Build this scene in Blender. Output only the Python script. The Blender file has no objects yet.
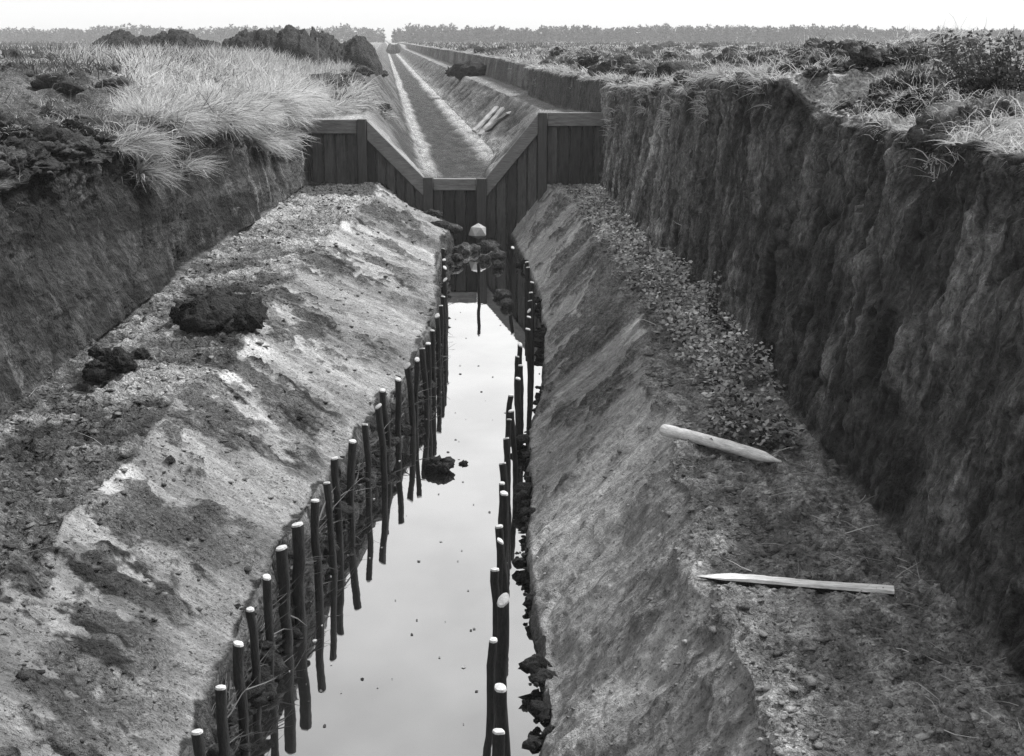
import bpy, bmesh, math, random
import numpy as np
from mathutils import Vector, Matrix

random.seed(7)
RNG = np.random.default_rng(11)
C = bpy.context.scene.collection
PI = math.pi
# ------------------------------------------------------------------ camera maths (a 4.2 m high eye looking down a peat cut)
W, H, F = 1024, 756, 1350.0
EYE = 4.2
PITCH = math.atan(338.0 / F)

def ang(y):
    return PITCH + math.atan((y - 378.0) / F)

def ground(px, py, z):
    """point at height z that the photograph shows at this pixel"""
    Y = (EYE - z) / math.tan(ang(py))
    zc = Y * math.cos(PITCH) + (EYE - z) * math.sin(PITCH)
    return Vector(((px - 512.0) / F * zc, Y, z))

def upright(px, py, Y):
    """point on the upright plane at distance Y"""
    z = EYE - Y * math.tan(ang(py))
    zc = Y * math.cos(PITCH) + (EYE - z) * math.sin(PITCH)
    return Vector(((px - 512.0) / F * zc, Y, z))

# ------------------------------------------------------------------ noise
def _hash(ix, iy, iz, seed):
    h = (ix.astype(np.int64) * 374761393 + iy.astype(np.int64) * 668265263 + iz.astype(np.int64) * 2147483647 + seed * 1274126177) & 0xFFFFFFFF
    h = ((h ^ (h >> 13)) * 1274126177) & 0xFFFFFFFF
    h = ((h ^ (h >> 16)) * 2246822519) & 0xFFFFFFFF
    return ((h ^ (h >> 15)) & 0xFFFFFF).astype(np.float32) / np.float32(0xFFFFFF)

def vnoise2(x, y, seed=0):
    x0 = np.floor(x); y0 = np.floor(y)
    fx = x - x0; fy = y - y0
    fx = fx * fx * fx * (fx * (fx * 6 - 15) + 10); fy = fy * fy * fy * (fy * (fy * 6 - 15) + 10)
    z = np.zeros_like(x0)
    a = _hash(x0, y0, z, seed); b = _hash(x0 + 1, y0, z, seed)
    c = _hash(x0, y0 + 1, z, seed); d = _hash(x0 + 1, y0 + 1, z, seed)
    return (a + (b - a) * fx) * (1 - fy) + (c + (d - c) * fx) * fy

def fbm2(x, y, seed=0, octv=4, gain=0.5):
    t = 0; a = 1.0; n = 0
    ca, sa = math.cos(0.6), math.sin(0.6)
    for k in range(octv):
        t = t + a * vnoise2(x, y, seed + k * 17)
        n += a; a *= gain
        x, y = (x * ca - y * sa) * 2.03 + 11.3, (x * sa + y * ca) * 2.03 + 5.7
    return t / n

def fbm_aniso(x, y, seed=0, octv=4, gain=0.5):
    t = 0; a = 1.0; n = 0
    for k in range(octv):
        t = t + a * vnoise2(x, y, seed + k * 17)
        n += a; a *= gain
        x, y = x * 2.03 + 11.3, y * 2.03 + 5.7
    return t / n

def smooth(a, b, x):
    t = np.clip((x - a) / (b - a), 0, 1)
    return t * t * (3 - 2 * t)

_L1 = {}; _L2 = {}
def sc(v, seed=0):
    """smooth pseudo random of one scalar"""
    if seed not in _L1:
        g = np.arange(4096) / 32.0
        _L1[seed] = (fbm2(g, np.full(4096, seed * 3.7), seed, 3) - 0.5).tolist()
    return _L1[seed][int(v * 32) % 4096]

def fb(x, y, seed):
    """clumpiness at one point, read from a table"""
    if seed not in _L2:
        g = np.arange(768) / 12.0
        gx, gy = np.meshgrid(g, g, indexing='ij')
        _L2[seed] = fbm2(gx.ravel(), gy.ravel(), seed, 3).reshape(768, 768)
    return float(_L2[seed][int(x * 12) % 768, int(y * 12) % 768])

# ------------------------------------------------------------------ materials (the photograph is black and white: every colour is a grey)
def grey(v):
    return (v, v, v, 1)

class NT:
    def __init__(s, name):
        s.m = bpy.data.materials.new(name); s.m.use_nodes = True
        s.t = s.m.node_tree; s.n = s.t.nodes
        for n in list(s.n): s.n.remove(n)
        s.out = s.n.new('ShaderNodeOutputMaterial')
    def add(s, typ, **kw):
        n = s.n.new(typ)
        for k, v in kw.items():
            if k in n.inputs: n.inputs[k].default_value = v
            else: setattr(n, k, v)
        return n
    def link(s, a, b): s.t.links.new(a, b)
    def math(s, op, a, b=None):
        n = s.n.new('ShaderNodeMath'); n.operation = op
        for i, v in enumerate((a, b)):
            if v is None: continue
            if isinstance(v, (int, float)): n.inputs[i].default_value = v
            else: s.link(v, n.inputs[i])
        return n.outputs[0]
    def rng(s, v, a, b, c, d):
        n = s.n.new('ShaderNodeMapRange'); s.link(v, n.inputs[0])
        for i, x in enumerate((a, b, c, d)): n.inputs[i + 1].default_value = x
        return n.outputs[0]
    def noise(s, vec, scale, detail=4, rough=0.55):
        n = s.add('ShaderNodeTexNoise', Scale=scale, Detail=detail, Roughness=rough)
        if vec is not None: s.link(vec, n.inputs['Vector'])
        return n.outputs['Fac']
    def mapping(s, vec, scale):
        n = s.n.new('ShaderNodeMapping'); n.inputs['Scale'].default_value = scale
        s.link(vec, n.inputs['Vector']); return n.outputs[0]

def soil_material(name):
    """earth: the base grey of each point comes with the mesh (peat, sand, clay), grain, clods and scrape marks are added here"""
    k = NT(name)
    tc = k.add('ShaderNodeTexCoord').outputs['Object']
    at = k.add('ShaderNodeAttribute', attribute_name='albedo').outputs['Fac']
    cr = k.add('ShaderNodeAttribute', attribute_name='crumb').outputs['Fac']
    sk = k.add('ShaderNodeAttribute', attribute_name='streak').outputs['Fac']
    n1 = k.noise(tc, 7, 6, 0.68); n2 = k.noise(tc, 30, 6, 0.72); n3 = k.noise(tc, 150, 2)
    def cells(scale):
        v = k.n.new('ShaderNodeTexVoronoi'); v.feature = 'F1'; v.inputs['Scale'].default_value = scale; v.inputs['Randomness'].default_value = 1
        w = k.n.new('ShaderNodeVectorMath'); w.operation = 'ADD'
        nz = k.add('ShaderNodeTexNoise', Scale=scale * .8, Detail=3); k.link(tc, nz.inputs['Vector'])
        sc_ = k.n.new('ShaderNodeVectorMath'); sc_.operation = 'SCALE'; sc_.inputs['Scale'].default_value = 1.4 / scale; k.link(nz.outputs['Color'], sc_.inputs[0])
        k.link(tc, w.inputs[0]); k.link(sc_.outputs[0], w.inputs[1]); k.link(w.outputs[0], v.inputs['Vector'])
        return v.outputs['Distance'], v.outputs['Color']
    d1, c1 = cells(13); d2, c2 = cells(34)
    rot = k.n.new('ShaderNodeMapping'); rot.inputs['Rotation'].default_value = (0.12, 0, 0); rot.inputs['Scale'].default_value = (2.4, 10, 2.4); k.link(tc, rot.inputs['Vector'])
    s1 = k.noise(rot.outputs[0], 1.0, 5, 0.6)
    rot2 = k.n.new('ShaderNodeMapping'); rot2.inputs['Rotation'].default_value = (0.16, 0, 0); rot2.inputs['Scale'].default_value = (9, 36, 9); k.link(tc, rot2.inputs['Vector'])
    s2 = k.noise(rot2.outputs[0], 1.0, 3, 0.55)
    f = k.math('MULTIPLY', k.rng(n1, 0.3, 0.7, 0.5, 1.5), k.rng(n2, 0.3, 0.7, 0.5, 1.5))
    f = k.math('MULTIPLY', f, k.rng(n3, 0.3, 0.7, 0.78, 1.22))
    q = k.math('MINIMUM', 1.0, k.math('ADD', k.math('ADD', 0.42, k.math('MULTIPLY', cr, 0.58)), k.math('MULTIPLY', sk, 0.25)))
    f = k.math('ADD', 1.0, k.math('MULTIPLY', k.math('SUBTRACT', f, 1.0), q))
    pit = k.rng(k.noise(tc, 48, 4, 0.6), 0.60, 0.66, 0.0, 0.62)
    f = k.math('MULTIPLY', f, k.math('SUBTRACT', 1.0, k.math('MULTIPLY', pit, q)))
    flk = k.rng(k.noise(k.mapping(tc, (1, 1.3, 1.1)), 62, 3, 0.6), 0.63, 0.68, 0.0, 0.9)
    f = k.math('ADD', f, k.math('MULTIPLY', flk, k.math('MULTIPLY', q, q)))
    bwn = k.n.new('ShaderNodeRGBToBW'); k.link(c2, bwn.inputs[0])
    clod = k.math('ADD', 1.0, k.math('MULTIPLY', cr, k.rng(bwn.outputs[0], 0.25, 0.75, -0.25, 0.25)))
    f = k.math('MULTIPLY', f, clod)
    stk = k.math('ADD', k.rng(s1, 0.3, 0.7, -0.5, 0.5), k.rng(s2, 0.32, 0.68, -0.42, 0.42))
    f = k.math('MULTIPLY', f, k.math('MAXIMUM', 0.15, k.math('ADD', 1.0, k.math('MULTIPLY', sk, stk))))
    col = k.math('MULTIPLY', at, f)
    b = k.add('ShaderNodeBsdfPrincipled', Roughness=0.85); b.inputs['Specular IOR Level'].default_value = 0.2
    k.link(col, b.inputs['Base Color'])
    hgt = k.math('ADD', k.math('MULTIPLY', n1, 0.6), k.math('ADD', k.math('MULTIPLY', n2, 0.35), k.math('MULTIPLY', n3, 0.12)))
    hgt = k.math('SUBTRACT', k.math('MULTIPLY', hgt, q), k.math('MULTIPLY', pit, 0.25))
    cl = k.math('ADD', k.math('MULTIPLY', d1, -0.35), k.math('MULTIPLY', d2, -0.22))
    hgt = k.math('ADD', hgt, k.math('MULTIPLY', cr, cl))
    hgt = k.math('ADD', hgt, k.math('MULTIPLY', sk, k.math('ADD', k.math('MULTIPLY', s1, 0.5), k.math('MULTIPLY', s2, 0.4))))
    bp = k.add('ShaderNodeBump', Strength=1.0, Distance=0.14); k.link(hgt, bp.inputs['Height']); k.link(bp.outputs[0], b.inputs['Normal'])
    k.link(b.outputs[0], k.out.inputs['Surface'])
    return k.m

def noisy(name, lo, hi, scale=(1, 1, 1), freq=12, rough=0.8, bump=0.4, dist=0.02, spec=0.2, detail=5, tone=False):
    k = NT(name)
    tc = k.add('ShaderNodeTexCoord').outputs['Object']
    v = k.mapping(tc, scale)
    n1 = k.noise(v, freq, detail, 0.65); n2 = k.noise(v, freq * 5, 3)
    n = k.math('ADD', k.math('MULTIPLY', n1, 0.7), k.math('MULTIPLY', n2, 0.3))
    col = k.rng(n, 0.32, 0.68, lo, hi)
    if tone: col = k.math('MULTIPLY', col, k.add('ShaderNodeAttribute', attribute_name='tone').outputs['Fac'])
    b = k.add('ShaderNodeBsdfPrincipled', Roughness=rough); b.inputs['Specular IOR Level'].default_value = spec
    k.link(col, b.inputs['Base Color'])
    bp = k.add('ShaderNodeBump', Strength=bump, Distance=dist); k.link(n, bp.inputs['Height']); k.link(bp.outputs[0], b.inputs['Normal'])
    k.link(b.outputs[0], k.out.inputs['Surface'])
    return k.m

def leaf_material(name, lo, hi, trans=0.3):
    k = NT(name)
    at = k.add('ShaderNodeAttribute', attribute_name='tint').outputs['Fac']
    col = k.rng(at, 0, 1, lo, hi)
    d = k.add('ShaderNodeBsdfDiffuse'); t = k.add('ShaderNodeBsdfTranslucent')
    k.link(col, d.inputs[0]); k.link(col, t.inputs[0])
    mx = k.add('ShaderNodeMixShader'); mx.inputs[0].default_value = trans
    k.link(d.outputs[0], mx.inputs[1]); k.link(t.outputs[0], mx.inputs[2]); k.link(mx.outputs[0], k.out.inputs['Surface'])
    return k.m

M_SOIL = soil_material('earth')
M_PEAT = noisy('peat', 0.012, 0.06, freq=14, bump=0.8, dist=0.05)
M_SOD = noisy('peat_sod', 0.02, 0.12, freq=9, bump=0.8, dist=0.05)
M_CRUMB = soil_material('crumb')
M_PLANK = noisy('tarred_plank', 0.010, 0.095, tone=True, scale=(6, 6, 0.7), freq=5, rough=0.75, bump=0.3)
M_BEAM = noisy('weathered_beam', 0.08, 0.26, scale=(0.8, 6, 8), freq=5, rough=0.75, bump=0.3)
M_POST = noisy('weathered_post', 0.04, 0.09, scale=(6, 6, 0.7), freq=5, rough=0.75, bump=0.3)
M_BARK = noisy('stake_bark', 0.006, 0.035, scale=(3, 3, 0.7), freq=14, rough=0.85, bump=0.9, dist=0.02)
M_CUT = noisy('cut_wood', 0.2, 0.6, freq=26, rough=0.7, bump=0.1)
M_PEELED = noisy('peeled_wood', 0.34, 0.86, scale=(0.8, 5, 5), freq=9, rough=0.7, bump=0.5)
M_STONE = noisy('pale_stone', 0.4, 0.6, freq=8)
M_BOARD = noisy('pale_board', 0.28, 0.42, scale=(1, 4, 4), freq=6)
M_GRASS = leaf_material('dry_grass', 0.10, 0.70, 0.35)
M_HEATH = leaf_material('heather', 0.03, 0.14, 0.2)
M_LEAF = leaf_material('weed_leaf', 0.04, 0.72, 0.15)
M_BUSH = leaf_material('bush_leaf', 0.03, 0.10, 0.25)
M_TREE = leaf_material('wood_leaf', 0.03, 0.07, 0.1)

def water_material():
    k = NT('ditch_water')
    tc = k.add('ShaderNodeTexCoord').outputs['Object']
    lw = k.add('ShaderNodeLayerWeight', Blend=0.5).outputs['Facing']
    film = k.noise(k.mapping(tc, (0.5, 0.35, 1)), 1.6, 3)
    fac = k.math('ADD', k.rng(lw, 0.5, 0.83, 0.46, 0.98), k.rng(film, 0.35, 0.65, -0.05, 0.05))
    g = k.add('ShaderNodeBsdfGlossy', Roughness=0.012); g.inputs[0].default_value = grey(0.9)
    d = k.add('ShaderNodeBsdfDiffuse'); d.inputs[0].default_value = grey(0.012)
    n = k.noise(k.mapping(tc, (1, 0.6, 1)), 7, 2)
    bp = k.add('ShaderNodeBump', Strength=0.02, Distance=0.02); k.link(n, bp.inputs['Height']); k.link(bp.outputs[0], g.inputs['Normal'])
    mx = k.add('ShaderNodeMixShader'); k.link(fac, mx.inputs[0]); k.link(d.outputs[0], mx.inputs[1]); k.link(g.outputs[0], mx.inputs[2])
    k.link(mx.outputs[0], k.out.inputs['Surface'])
    return k.m
M_WATER = water_material()

# ------------------------------------------------------------------ object helpers
def link_mesh(name, me, mats=(), parent=None):
    o = bpy.data.objects.new(name, me); C.objects.link(o)
    for m in mats: me.materials.append(m)
    if parent: o.parent = parent
    return o

def np_mesh(name, verts, faces, mats=(), attr=None, smooth_shade=False, parent=None):
    """verts (n,3); faces (m,k) array, all the same size"""
    me = bpy.data.meshes.new(name)
    verts = np.asarray(verts, dtype=np.float32); faces = np.asarray(faces, dtype=np.int32)
    k = faces.shape[1]
    me.vertices.add(len(verts)); me.vertices.foreach_set('co', verts.ravel())
    me.loops.add(faces.size); me.loops.foreach_set('vertex_index', faces.ravel())
    me.polygons.add(len(faces)); me.polygons.foreach_set('loop_start', np.arange(0, faces.size, k, dtype=np.int32))
    if smooth_shade: me.polygons.foreach_set('use_smooth', np.ones(len(faces), dtype=bool))
    me.update(calc_edges=True)
    if attr:
        for an, av in attr.items():
            a = me.attributes.new(an, 'FLOAT', 'POINT'); a.data.foreach_set('value', np.asarray(av, dtype=np.float32).ravel())
    return link_mesh(name, me, mats, parent)

def bm_obj(name, bm, mats=(), parent=None, shade=False):
    me = bpy.data.meshes.new(name); bmesh.ops.recalc_face_normals(bm, faces=bm.faces); bm.to_mesh(me); bm.free()
    if shade:
        for p in me.polygons: p.use_smooth = True
    return link_mesh(name, me, mats, parent)

def thing(name, label, cat, loc=(0, 0, 0), group=None):
    o = bpy.data.objects.new(name, None); C.objects.link(o); o.location = loc
    o.empty_display_size = 0.1
    tag(o, label, cat, group); return o

def tag(o, label=None, cat=None, group=None, kind=None):
    if label: o['label'] = label
    if cat: o['category'] = cat
    if group: o['group'] = group
    if kind: o['kind'] = kind
    return o

# ------------------------------------------------------------------ the cut, laid out as lines along its length
def line(pts):
    ys = np.array([p[0] for p in pts], float); vs = np.array([p[1] for p in pts], float)
    return lambda Y: np.interp(Y, ys, vs)

def water_line(pix, z=0.0):
    P = sorted([(p.y, p.x) for p in (ground(a, b, z) for a, b in pix)])
    return line(P)

# top of each stake in the photograph and its apparent width in pixels
ROW_A = [(199, 732, 12), (220.7, 689, 11), (237.5, 645, 11), (250.8, 610, 9), (265, 578, 9), (280.6, 549, 12), (298, 525, 13), (314, 501.6, 8.5), (328, 483.6, 7), (334.5, 459, 7.5), (351.4, 442, 8.5), (365.2, 425, 6.5),
         (378.7, 407, 7), (382, 391, 6.5), (397.6, 380, 6), (408.2, 366, 6.5), (416.5, 360, 5), (421.8, 349, 6), (428.5, 344, 5.5), (432.3, 331, 5), (437, 316, 5), (441, 306, 4.5), (443.4, 297, 4.5), (445.3, 280, 4.5), (444.6, 268, 4), (443.8, 260, 4), (443.4, 249, 4)]
ROW_B = [(498.7, 732, 13), (501, 689, 13), (492.8, 641, 9), (502.8, 600.5, 12.5), (496, 570, 9), (499.5, 541.6, 7), (498.7, 527, 8), (504.5, 494, 9), (502, 484, 6), (502.4, 464, 7.5), (506.4, 439, 6), (509.6, 420, 5), (511.7, 411.5, 5.5), (510.7, 396, 6),
         (517.4, 379, 5.5), (520.8, 366, 5), (517, 357, 4.5), (519.5, 345, 5), (528.6, 329.5, 5), (529.5, 317.5, 4.5), (529, 311, 4), (530.4, 301, 4.5), (530.4, 293, 4.5), (532.3, 282.7, 4.5), (528.2, 267.7, 4.5), (526.5, 262.5, 4), (512, 248, 3.5)]
_p = sorted((q.y, q.x) for q in (ground(x, y, 0.78) for x, y, w_ in ROW_A))
_ys = np.array([q[0] for q in _p]); _xs = np.array([q[1] for q in _p])
_xs = np.array([np.average(_xs, weights=np.exp(-((_ys - y) / 0.7) ** 2)) for y in _ys])
_ys = np.concatenate([[3.0], _ys, [29.0]]); _xs = np.concatenate([[_xs[0] - (_ys[1] - 3.0) * 0.05], _xs, [_xs[-1]]])
toeL = lambda Y: np.interp(Y, _ys, _xs - 0.03)
toeR = water_line([(536, 800), (533, 756), (529, 650), (525, 600), (520, 560), (524, 500), (522, 450), (538, 400), (541, 340), (535, 300), (522, 270), (508, 240)])
AN, AF = -0.0158, -0.092       # headings of the near and the far reach
WEIR_Y = 28.9

def near_profile(Y):
    a = AN * Y
    one = np.ones_like(Y)
    tl = toeL(Y); tr = toeR(Y)
    zR = line([(3, 3.5), (12.35, 3.56), (12.6, 3.84), (16, 3.8), (22, 3.5), (29, 3.25)])(Y)
    XtR = line([(3, 3.05), (12.35, 2.98), (12.6, 2.70), (22, 2.68), (29, 2.42)])(Y)
    zL = line([(3, 3.1), (14, 3.08), (29, 2.98)])(Y)
    cR = line([(3, 1.2), (10, 1.3), (13, 1.45), (18, 1.65), (23, 1.6), (29, 1.15)])(Y)
    cL = line([(3, -2.75), (9, -2.62), (14, -2.45), (29, -2.38)])(Y)
    wob = lambda q: (fbm2(Y * 0.55, Y * 0 + q, 460, 4, 0.6) - 0.5)
    cR = cR + 0.55 * wob(1.0) + 0.12; cL = cL + 0.55 * wob(9.0) * (Y < 40)
    bed = np.interp(Y, [25.9, 26.7, 29], [-0.5, 0.07, 0.24])
    lipz = np.interp(Y, [5, 20, 27, 29], [0.62, 0.56, 0.45, 0.38]) + 0.24 * (fbm2(Y * 2.3, Y * 0, 301, 3) - 0.5)
    zL = zL - 0.16 * smooth(30, 24, Y)
    return [(np.interp(Y, [3, 20, 29], [-4.4, -4.4, -4.02]) + a, zL), (np.interp(Y, [3, 20, 29], [-4.0, -4.0, -3.84]) + a, 1.25 * one), (cL + a, 1.25 * one),
            (tl - 0.09, lipz), (tl, np.minimum(-0.2, bed)), (tr, np.minimum(-0.2, bed)), (tr + 0.07, 0.16 * one),
            (cR + a, 1.22 * one), (np.interp(Y, [5, 15, 29], [2.5, 2.46, 2.32]) + a, 1.25 * one), (XtR + a, zR)]

def far_profile(Y):
    a = AF * Y
    one = np.ones_like(Y)
    t = smooth(29, 38, Y); s = smooth(31, 34, Y)
    end = smooth(290, 340, Y)
    L = lambda p, q, w=t: p * (1 - w) + q * w
    up = lambda z: z * (1 - end) + 3.05 * end
    return [(L(-1.8, -0.95, s) + a, L(3.0, 3.0) * one), (L(-1.65, -0.6, s) + a, L(2.56, 2.95, s) * one), (L(-0.42, -0.4) + a, up(L(2.55, 2.85))),
            (L(0.84, 0.62) + a, up(L(1.24, 1.5))), (L(1.0, 0.85) + a, up(L(1.12, 1.2))), (L(2.05, 2.95) + a, up(L(1.15, 1.2))), (L(2.2, 3.15) + a, up(L(1.3, 1.4))),
            (L(3.42, 4.1) + a, up(L(2.62, 2.4))), (np.interp(Y, [28.9, 29.6, 34, 45.5, 47], [4.95, 4.7, 4.7, 4.75, 5.15]) + a, up(L(2.62, 2.42))), (np.interp(Y, [28.9, 29.6, 34, 45.5, 47], [5.05, 4.8, 4.8, 4.85, 5.3]) + a, 3.35 * one)]

SECT = ['field_l', 'wall_l', 'bench_l', 'bank_l', 'lip_l', 'bed', 'lip_r', 'bank_r', 'bench_r', 'wall_r', 'field_r']

def field_height(X, Y, edge_z, dist, seed, side):
    """rough moor: hummocks, spoil and ruts"""
    far = smooth(20, 90, Y)
    base = edge_z * (1 - smooth(0, 6, dist)) + 3.15 * smooth(0, 6, dist)
    rdg = 1 - np.abs(2 * fbm2(X * 0.75, Y * 0.75, seed + 11, 4, 0.6) - 1)
    base = base + (rdg - 0.75) * (0.75 if side > 0 else 0.45) * smooth(0.5, 2.2, dist) * (1 - 0.4 * smooth(60, 250, Y)) + (fbm2(X * 0.22, Y * 0.16, seed + 13, 3) - 0.5) * 0.9 * smooth(1, 5, dist) * smooth(18, 40, Y) * (1 - smooth(150, 400, Y)) * (1.0 if side > 0 else 0.5)
    hum = (fbm2(X * 0.35, Y * 0.35, seed, 4) - 0.5) * (0.35 if side < 0 else 0.5) * smooth(0.1, 1.5, dist)
    fine = (fbm2(X * 2.2, Y * 2.2, seed + 5, 4) - 0.5) * 0.28 * (0.4 + 0.6 * smooth(0.0, 0.4, dist))
    if side < 0:
        base = base + 0.42 * smooth(0.4, 3.5, dist) * smooth(17, 27, Y) * (1 - smooth(55, 90, Y))
        base = base + 0.16 * smooth(0.0, 0.45, dist) * smooth(30, 24, Y) * (1 - smooth(3, 6, dist))
    if side > 0:
        base = base + smooth(0.1, 1.6, dist) * smooth(6.5, 9, Y) * (1 - smooth(15, 22, Y)) * (1 - smooth(5, 9, dist)) * (0.12 + 0.55 * (fbm2(X * 0.9, Y * 0.9, seed + 8, 3) - 0.25))
    return base + hum * (1 - 0.3 * far) + fine * (1 - 0.5 * far)

def build_loft(rowsY, prof, counts, tag_name):
    R = len(rowsY)
    st = prof(rowsY)
    nL = counts[0]
    cols = []       # list of (X,Z) arrays
    sect = []       # section of every column strip
    vs = []         # arc length across
    tL = np.linspace(1, 0, nL, endpoint=False)
    far_w = 30 + rowsY * 0.75
    parts_X, parts_Z, sid, tt = [], [], [], []
    xe, ze = st[0]
    for t in tL:                                            # field on one side
        d = far_w * (t ** 3.2)
        X = xe - d
        parts_X.append(X); parts_Z.append(field_height(X, rowsY, ze, d, 31, -1)); sid.append(0); tt.append(1 - t)
    for s in range(9):
        n = counts[s + 1]
        x0, z0 = st[s]; x1, z1 = st[s + 1]
        for k in range(n):
            t = k / n
            parts_X.append(x0 + (x1 - x0) * t); parts_Z.append(z0 + (z1 - z0) * t); sid.append(s + 1); tt.append(t)
    xe, ze = st[9]
    for t in np.linspace(0, 1, counts[10]):
        d = far_w * (t ** 3.2)
        X = xe + d
        parts_X.append(X); parts_Z.append(field_height(X, rowsY, ze, d, 57, 1) if t > 0 else ze); sid.append(10); tt.append(t)
    X = np.stack(parts_X, 1); Z = np.stack(parts_Z, 1)
    Yg = np.repeat(rowsY[:, None], X.shape[1], 1)
    return X, Yg, Z, np.array(sid), np.array(tt)

def facets(U, V, fw, fh, seed):
    """spade cuts: upright facets, each set a little in or out and tilted"""
    wv = fbm2(U * 0.9, V * 0.5, seed, 3) - 0.5
    c = U * fw + V * 0.15 + wv * 1.0; t = V * fh + (fbm2(U * 0.8, V * 0.3, seed + 1, 2) - 0.5) * 3 + _hash(np.floor(c), np.floor(c) * 0, np.floor(c) * 0, seed + 5)
    ci, ti = np.floor(c), np.floor(t)
    h1 = _hash(ci, ti, ci * 0, seed + 2); h2 = _hash(ci, ti, ci * 0, seed + 3); h3 = _hash(ci, ti, ci * 0, seed + 4)
    return (h1 - 0.5) + (c - ci - 0.5) * (h2 - 0.5) * 1.3 + (t - ti - 0.5) * (h3 - 0.5) * 0.9, h3

def crease(nz, w=0.035):
    return np.exp(-((nz - 0.5) / w) ** 2)

def normals(X, Y, Z):
    P = np.stack([X, Y, Z], -1)
    dr = np.gradient(P, axis=0); dc = np.gradient(P, axis=1)
    n = np.cross(dc, dr); n /= (np.linalg.norm(n, axis=-1, keepdims=True) + 1e-9)
    n[n[..., 2] < -0.3] *= -1
    return n

def blur_cols(w, k):
    ker = np.ones(2 * k + 1) / (2 * k + 1)
    return np.convolve(np.pad(w, k, mode='edge'), ker, mode='valid')

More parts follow.
